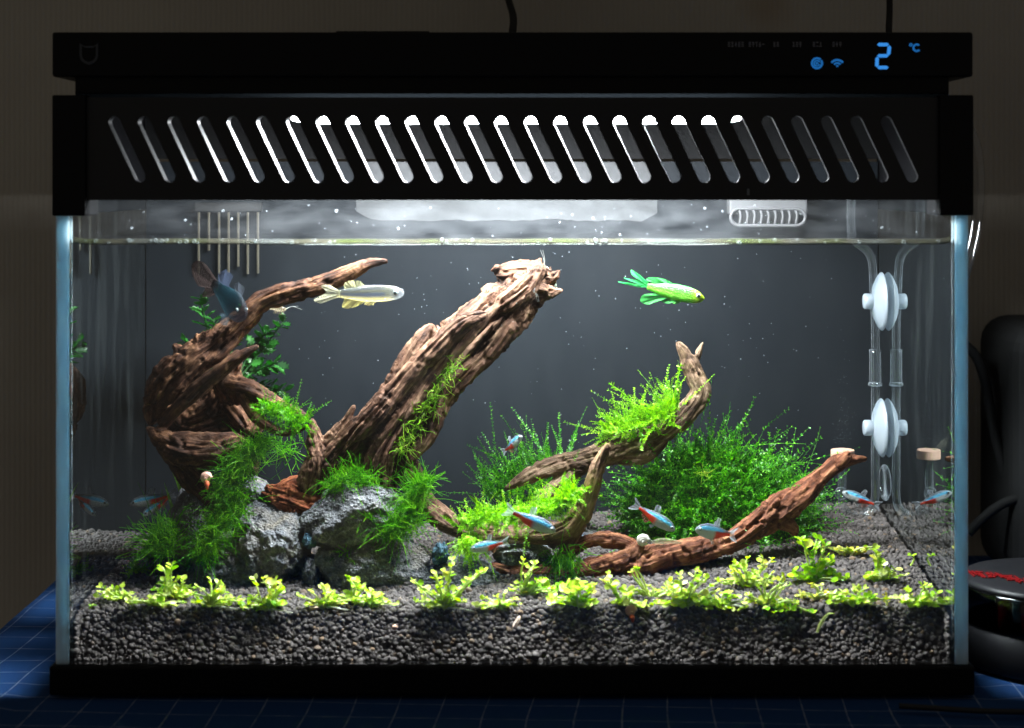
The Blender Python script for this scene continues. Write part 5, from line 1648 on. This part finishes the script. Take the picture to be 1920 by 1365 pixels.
lathe('ceramic_disc', [(R(21, YP), 0), (R(22, YP), R(1, YP)), (R(22, YP), R(16, YP)), (R(21, YP), R(17, YP)), (1e-6, R(17.2, YP))], M['ceramic'], pipe, center=P(1580, 860, YP), k=40, smooth=False)
bm = bmesh.new(); bmesh.ops.create_uvsphere(bm, u_segments=20, v_segments=12, radius=R(12, YP))
me = bm_mesh('bulb', bm, True); me.transform(Matrix.Translation(P(1577, 925, YP))); link('bulb', me, M['pipe'], pipe)
for (y, lb) in ((565, 'upper frosted white suction cup holding the glass pipe'), (802, 'lower frosted white suction cup holding the glass pipe')):
    c = P(1660, y, .148); c.x = XI - 0.0002
    cup = empty('suction_cup', c, lb, 'suction cup', 'suction cups on the side glass')
    r_ = R(55, .148)
    lathe('cup', [(r_ * 0.25, -0.0002), (r_ * 0.3, -0.0024), (r_ * 0.7, -0.0024), (r_ * 0.99, -0.0013), (r_, -0.0016), (r_ * 0.9, -0.0030), (r_ * 0.65, -0.0050), (r_ * 0.3, -0.0064), (1e-6, -0.0068)], M['silicone'], cup, axis='X', k=40, center=c)
    lathe('neck', [(0.0040, -0.0045), (0.0038, -0.007), (0.0042, -0.0076), (0.0042, -0.0106), (0.0036, -0.0112), (1e-6, -0.0113)], M['silicone'], cup, axis='X', k=24, center=c)
c = P(1660, 905, .148); c.x = XI - 0.0002
r_ = R(34, .148)
cc = lathe('clear_cup', [(r_, 0), (r_ * 0.97, -0.0007), (r_ * 0.8, -0.0016), (r_ * 0.72, -0.001), (r_ * 0.74, -0.0002)], M['pipe'], None, axis='X', k=40, center=c)
tag(cc, 'small clear ring shaped cup on the side glass low by the pipe', 'suction cup', 'suction cups on the side glass')

# filter outlet on the back panel
YO = YBK - 0.012
of = empty('filter_outlet', P(1440, 425, YO), 'white box with an oval slotted grille at the waterline', 'filter outlet')
box('housing', (P(1368, 0, YO).x, YO, P(0, 402, YO).z), (P(1514, 0, YO).x, YBK - 0.0002, P(0, 354, YO).z), M['white_plastic'], of, 0.0008)
th = np.linspace(0, 2 * pi, 49)
cx0, cx1, cyy = 1388, 1492, 407
ov = []
for a in np.linspace(0, 2 * pi, 48, endpoint=False):
    x = (cx1 if math.cos(a) > 0 else cx0) + 18 * math.cos(a); y = cyy + 16 * math.sin(a)
    ov.append(tuple(P(x, y, YO - 0.0015)))
ov.append(ov[0])
tube('oval_rim', np.array(ov), 0.0009, M['white_plastic'], of, 8, False)
for k in range(9):
    x = 1386 + k * 13.2
    C = [tuple(P(x, 394, YO - 0.0012)), tuple(P(x + 3, 404, YO - 0.0016)), tuple(P(x + 1, 420, YO - 0.0012))]
    tube('fin', catmull(C, 8), 0.0007, M['white_plastic'], of, 6)
box('dark_cavity', (P(1384, 0, YO).x, YO - 0.0006, P(0, 419, YO).z), (P(1496, 0, YO).x, YO + 0.0005, P(0, 396, YO).z), M['black_soft'], of)

# overflow comb at the back
YQ = YBK - 0.004
cb = empty('overflow_comb', P(428, 400, YQ), 'beige comb of thin teeth dipping into the water at the back', 'comb')
box('comb_bar', (P(366, 0, YQ).x, YQ, P(0, 396, YQ).z), (P(490, 0, YQ).x, YBK - 0.0002, P(0, 380, YQ).z), simple('comb_bar', (0.008, 0.008, 0.008), 0.5), cb)
for k, x in enumerate((372, 391, 410, 428, 446, 464, 483)):
    yb = (514, 470, 514, 512, 500, 514, 513)[k]
    box('tooth', (P(x - 2, 0, YQ).x, YQ + 0.0004, P(0, yb, YQ).z), (P(x + 2, 0, YQ).x, YQ + 0.002, P(0, 398, YQ).z), M['comb'], cb, 0.0003)

# bubbles along the waterline and drifting specks
def spheres(name, pts_, rad, mat, kind_label, cat, sub=1):
    bm = bmesh.new(); bmesh.ops.create_icosphere(bm, subdivisions=sub, radius=1.0)
    v0 = np.array([v.co[:] for v in bm.verts]); f0 = np.array([[v.index for v in f.verts] for f in bm.faces]); bm.free()
    n_ = len(pts_)
    V = (v0[None] * rad[:, None, None] + pts_[:, None, :]).reshape(-1, 3)
    Fc = (f0[None] + (np.arange(n_) * len(v0))[:, None, None]).reshape(-1, 3)
    o = link(name, mesh_np(name, V, Fc), M[mat])
    return tag(o, kind_label, cat, kind='stuff')


rs = np.random.default_rng(5)
n_ = 170
pp = np.array([tuple(P(x, y, Y)) for x, y, Y in zip(rs.uniform(560, 1560, n_), 470 + rs.beta(1, 1.8, n_) * 480, rs.uniform(.02, .15, n_))])
spheres('floating_specks', pp, rs.uniform(0.0001, 0.00027, n_), 'speck', 'tiny pale specks drifting through the open water', 'specks')
bx = np.concatenate([rs.uniform(140, 1780, 46), rs.normal(300, 20, 5), rs.normal(1120, 20, 6), rs.normal(840, 15, 3)])
pp = np.array([tuple(P(x, 451 + rs.uniform(-2, 4), .0052)) for x in bx])
spheres('surface_bubbles', pp, rs.uniform(0.0004, 0.0010, len(pp)), 'bubble', 'small round bubbles resting along the waterline at the front glass', 'bubbles', 2)
n_ = 150
rd_ = np.random.default_rng(9)
n_ = 85
dx = rd_.uniform(140, 1780, n_); dyy = rd_.uniform(383, 444, n_)
pp = np.array([tuple(P(x, y, .0038)) for x, y in zip(dx, dyy)])
spheres('glass_droplets', pp, 0.00014 + rd_.exponential(0.00013, n_), 'bubble', 'small water droplets clinging to the front glass above the waterline', 'droplets', 2)
n_ = 150
yy = 835 - rs.exponential(45, n_)
pp = np.array([tuple(P(1580 + rs.normal() * 9, y, YP + rs.normal() * .002)) for y in yy])
spheres('gas_bubbles', pp, rs.uniform(0.00005, 0.00013, n_), 'speck', 'fine gas bubbles rising above the pink ceramic disc', 'bubbles')

# ------------------------------------------------------------------ round about the tank
# power cords above the lid
tag(tube('power_cord', catmull([Vector((0.0, 0.13, zc1 - 0.001)), (P(961, 62, .155)), (P(962, 30, .20)), (P(950, -30, .26)), (P(948, -200, .31))], 24), 0.0021, M['black_soft'], None, 10), 'black cord leaving the lid near the middle of its top edge', 'cord', 'black cords')
tag(tube('power_cord', catmull([Vector((P(1667, 0, .14).x, 0.13, zc1 - 0.001)), (P(1667, 62, .15)), (P(1668, 20, .18)), (P(1668, -60, .22)), (P(1670, -220, .31))], 24), 0.0018, M['black_soft'], None, 10), 'black cord leaving the lid above the blue display', 'cord', 'black cords')
tag(tube('power_cord', catmull([P(1800, 640, .22), P(1830, 668, .22), P(1848, 720, .22), P(1860, 790, .22), P(1880, 870, .22), P(1910, 960, .22), P(1950, 1010, .22)], 40), 0.0030, M['black_soft'], None, 12), 'thick black cord curving down behind the side glass', 'cord', 'black cords')
tag(tube('power_cord', catmull([P(1935, 930, .2), P(1890, 940, .2), P(1850, 965, .2), P(1815, 1000, .2)], 30), 0.0028, M['black_soft'], None, 12), 'black cord slanting low behind the dark canister', 'cord', 'black cords')
# clear hose looping down beside the hood
C = catmull([P(1808, 230, .08), P(1828, 270, .08), P(1836, 340, .08), P(1830, 420, .08), P(1815, 490, .08), P(1798, 540, .085)], 40)
tag(tube('clear_hose', C, R(11, .08), clear_mat('clear_hose', (0.82, 0.82, 0.82), 1.5, 0.12, (1, 1, 1), 0.06), None, 18, False), 'clear plastic hose bulging out beside the corner of the hood', 'hose')
# black appliance at the edge of the picture
ba = box('black_appliance', (P(1897, 0, .2).x, .19, 0.001), (P(1897, 0, .2).x + 0.09, .28, P(0, 606, .2).z), M['black_soft'], None, 0.016, 5)
tag(ba, 'tall black rounded appliance standing behind the dark canister', 'appliance')
# canister
cc = Vector((0.2615, 0.052, 0.0))
can = empty('canister', cc, 'dark round canister with a clear band and red print on its lid', 'canister')
RC = 0.0445
M['can_dark'] = simple('dark_canister', (0.006, 0.006, 0.007), 0.45, 0.15)
lathe('canister_base', [(RC * 0.93, 0.0002), (RC * 0.97, 0.002), (RC * 0.97, 0.0195), (RC * 0.94, 0.0205)], M['can_dark'], can, center=cc, k=64)
lathe('clear_band', [(RC * 0.98, 0.0205), (RC, 0.0215), (RC, 0.0375), (RC * 0.985, 0.0385)], clear_mat('smoked_clear', (0.14, 0.14, 0.15), 1.5, 0.08), can, center=cc, k=64)
lathe('canister_lid', [(RC * 0.985, 0.0385), (RC * 0.985, 0.0400), (RC * 0.95, 0.0415), (RC * 0.6, 0.0432), (1e-6, 0.0440)], simple('dark_lid', (0.014, 0.014, 0.016), 0.4, 0.2), can, center=cc, k=64)
M['red'] = simple('red_plastic', (0.17, 0.004, 0.005), 0.4, 0.4)
for i, a in enumerate((-2.55, -2.2, -1.95, -1.7, -1.3)):
    p = cc + Vector((math.cos(a) * RC * 0.8, math.sin(a) * RC * 0.8, 0.0206))
    lathe('red_capsule', [(1e-6, 0), (0.0035, 0.001), (0.0035, 0.013), (1e-6, 0.0145)], M['red'], can, center=p, k=16)
lathe('inner_core', [(RC * 0.62, 0.0206), (RC * 0.62, 0.0384)], M['can_dark'], can, center=cc, k=40)
# red print on the lid: a slanting row of unreadable characters
rr = random.Random(8)
for i in range(9):
    u = i / 8
    ctr = cc + Vector((-RC * 0.86 + u * RC * 0.60, RC * 0.10 - u * RC * 0.72, 0))
    bm = bmesh.new()
    for k in range(6):
        w, h = (0.0032, 0.0018) if k % 2 else (0.0009, 0.0090)
        ox, oy = rr.uniform(-0.0014, 0.0014), rr.uniform(-0.0046, 0.0046)
        rad_ = math.hypot(ctr.x + ox - cc.x, ctr.y + oy - cc.y) / RC
        z = float(np.interp(rad_, [0, .6, .95, .985], [0.0440, 0.0432, 0.0415, 0.0400])) + 0.00035 + 0.00004 * k
        box_bm(bm, (ctr.x + ox - w / 2, ctr.y + oy - h / 2, z - 0.0004), (ctr.x + ox + w / 2, ctr.y + oy + h / 2, z))
    link('red_character', bm_mesh('red_character', bm), M['red'], can)
# curved thin cable on the cloth
tag(tube('thin_cable', catmull([(0.17, -0.022, 0.0012), (0.21, -0.03, 0.0012), (0.25, -0.028, 0.0012), (0.30, -0.005, 0.0012), (0.34, 0.02, 0.0012)], 40), 0.0013, simple('grey_cable', (0.012, 0.012, 0.014), 0.5), None, 8), 'thin dark cable curving over the cloth before the canister', 'cord', 'black cords')
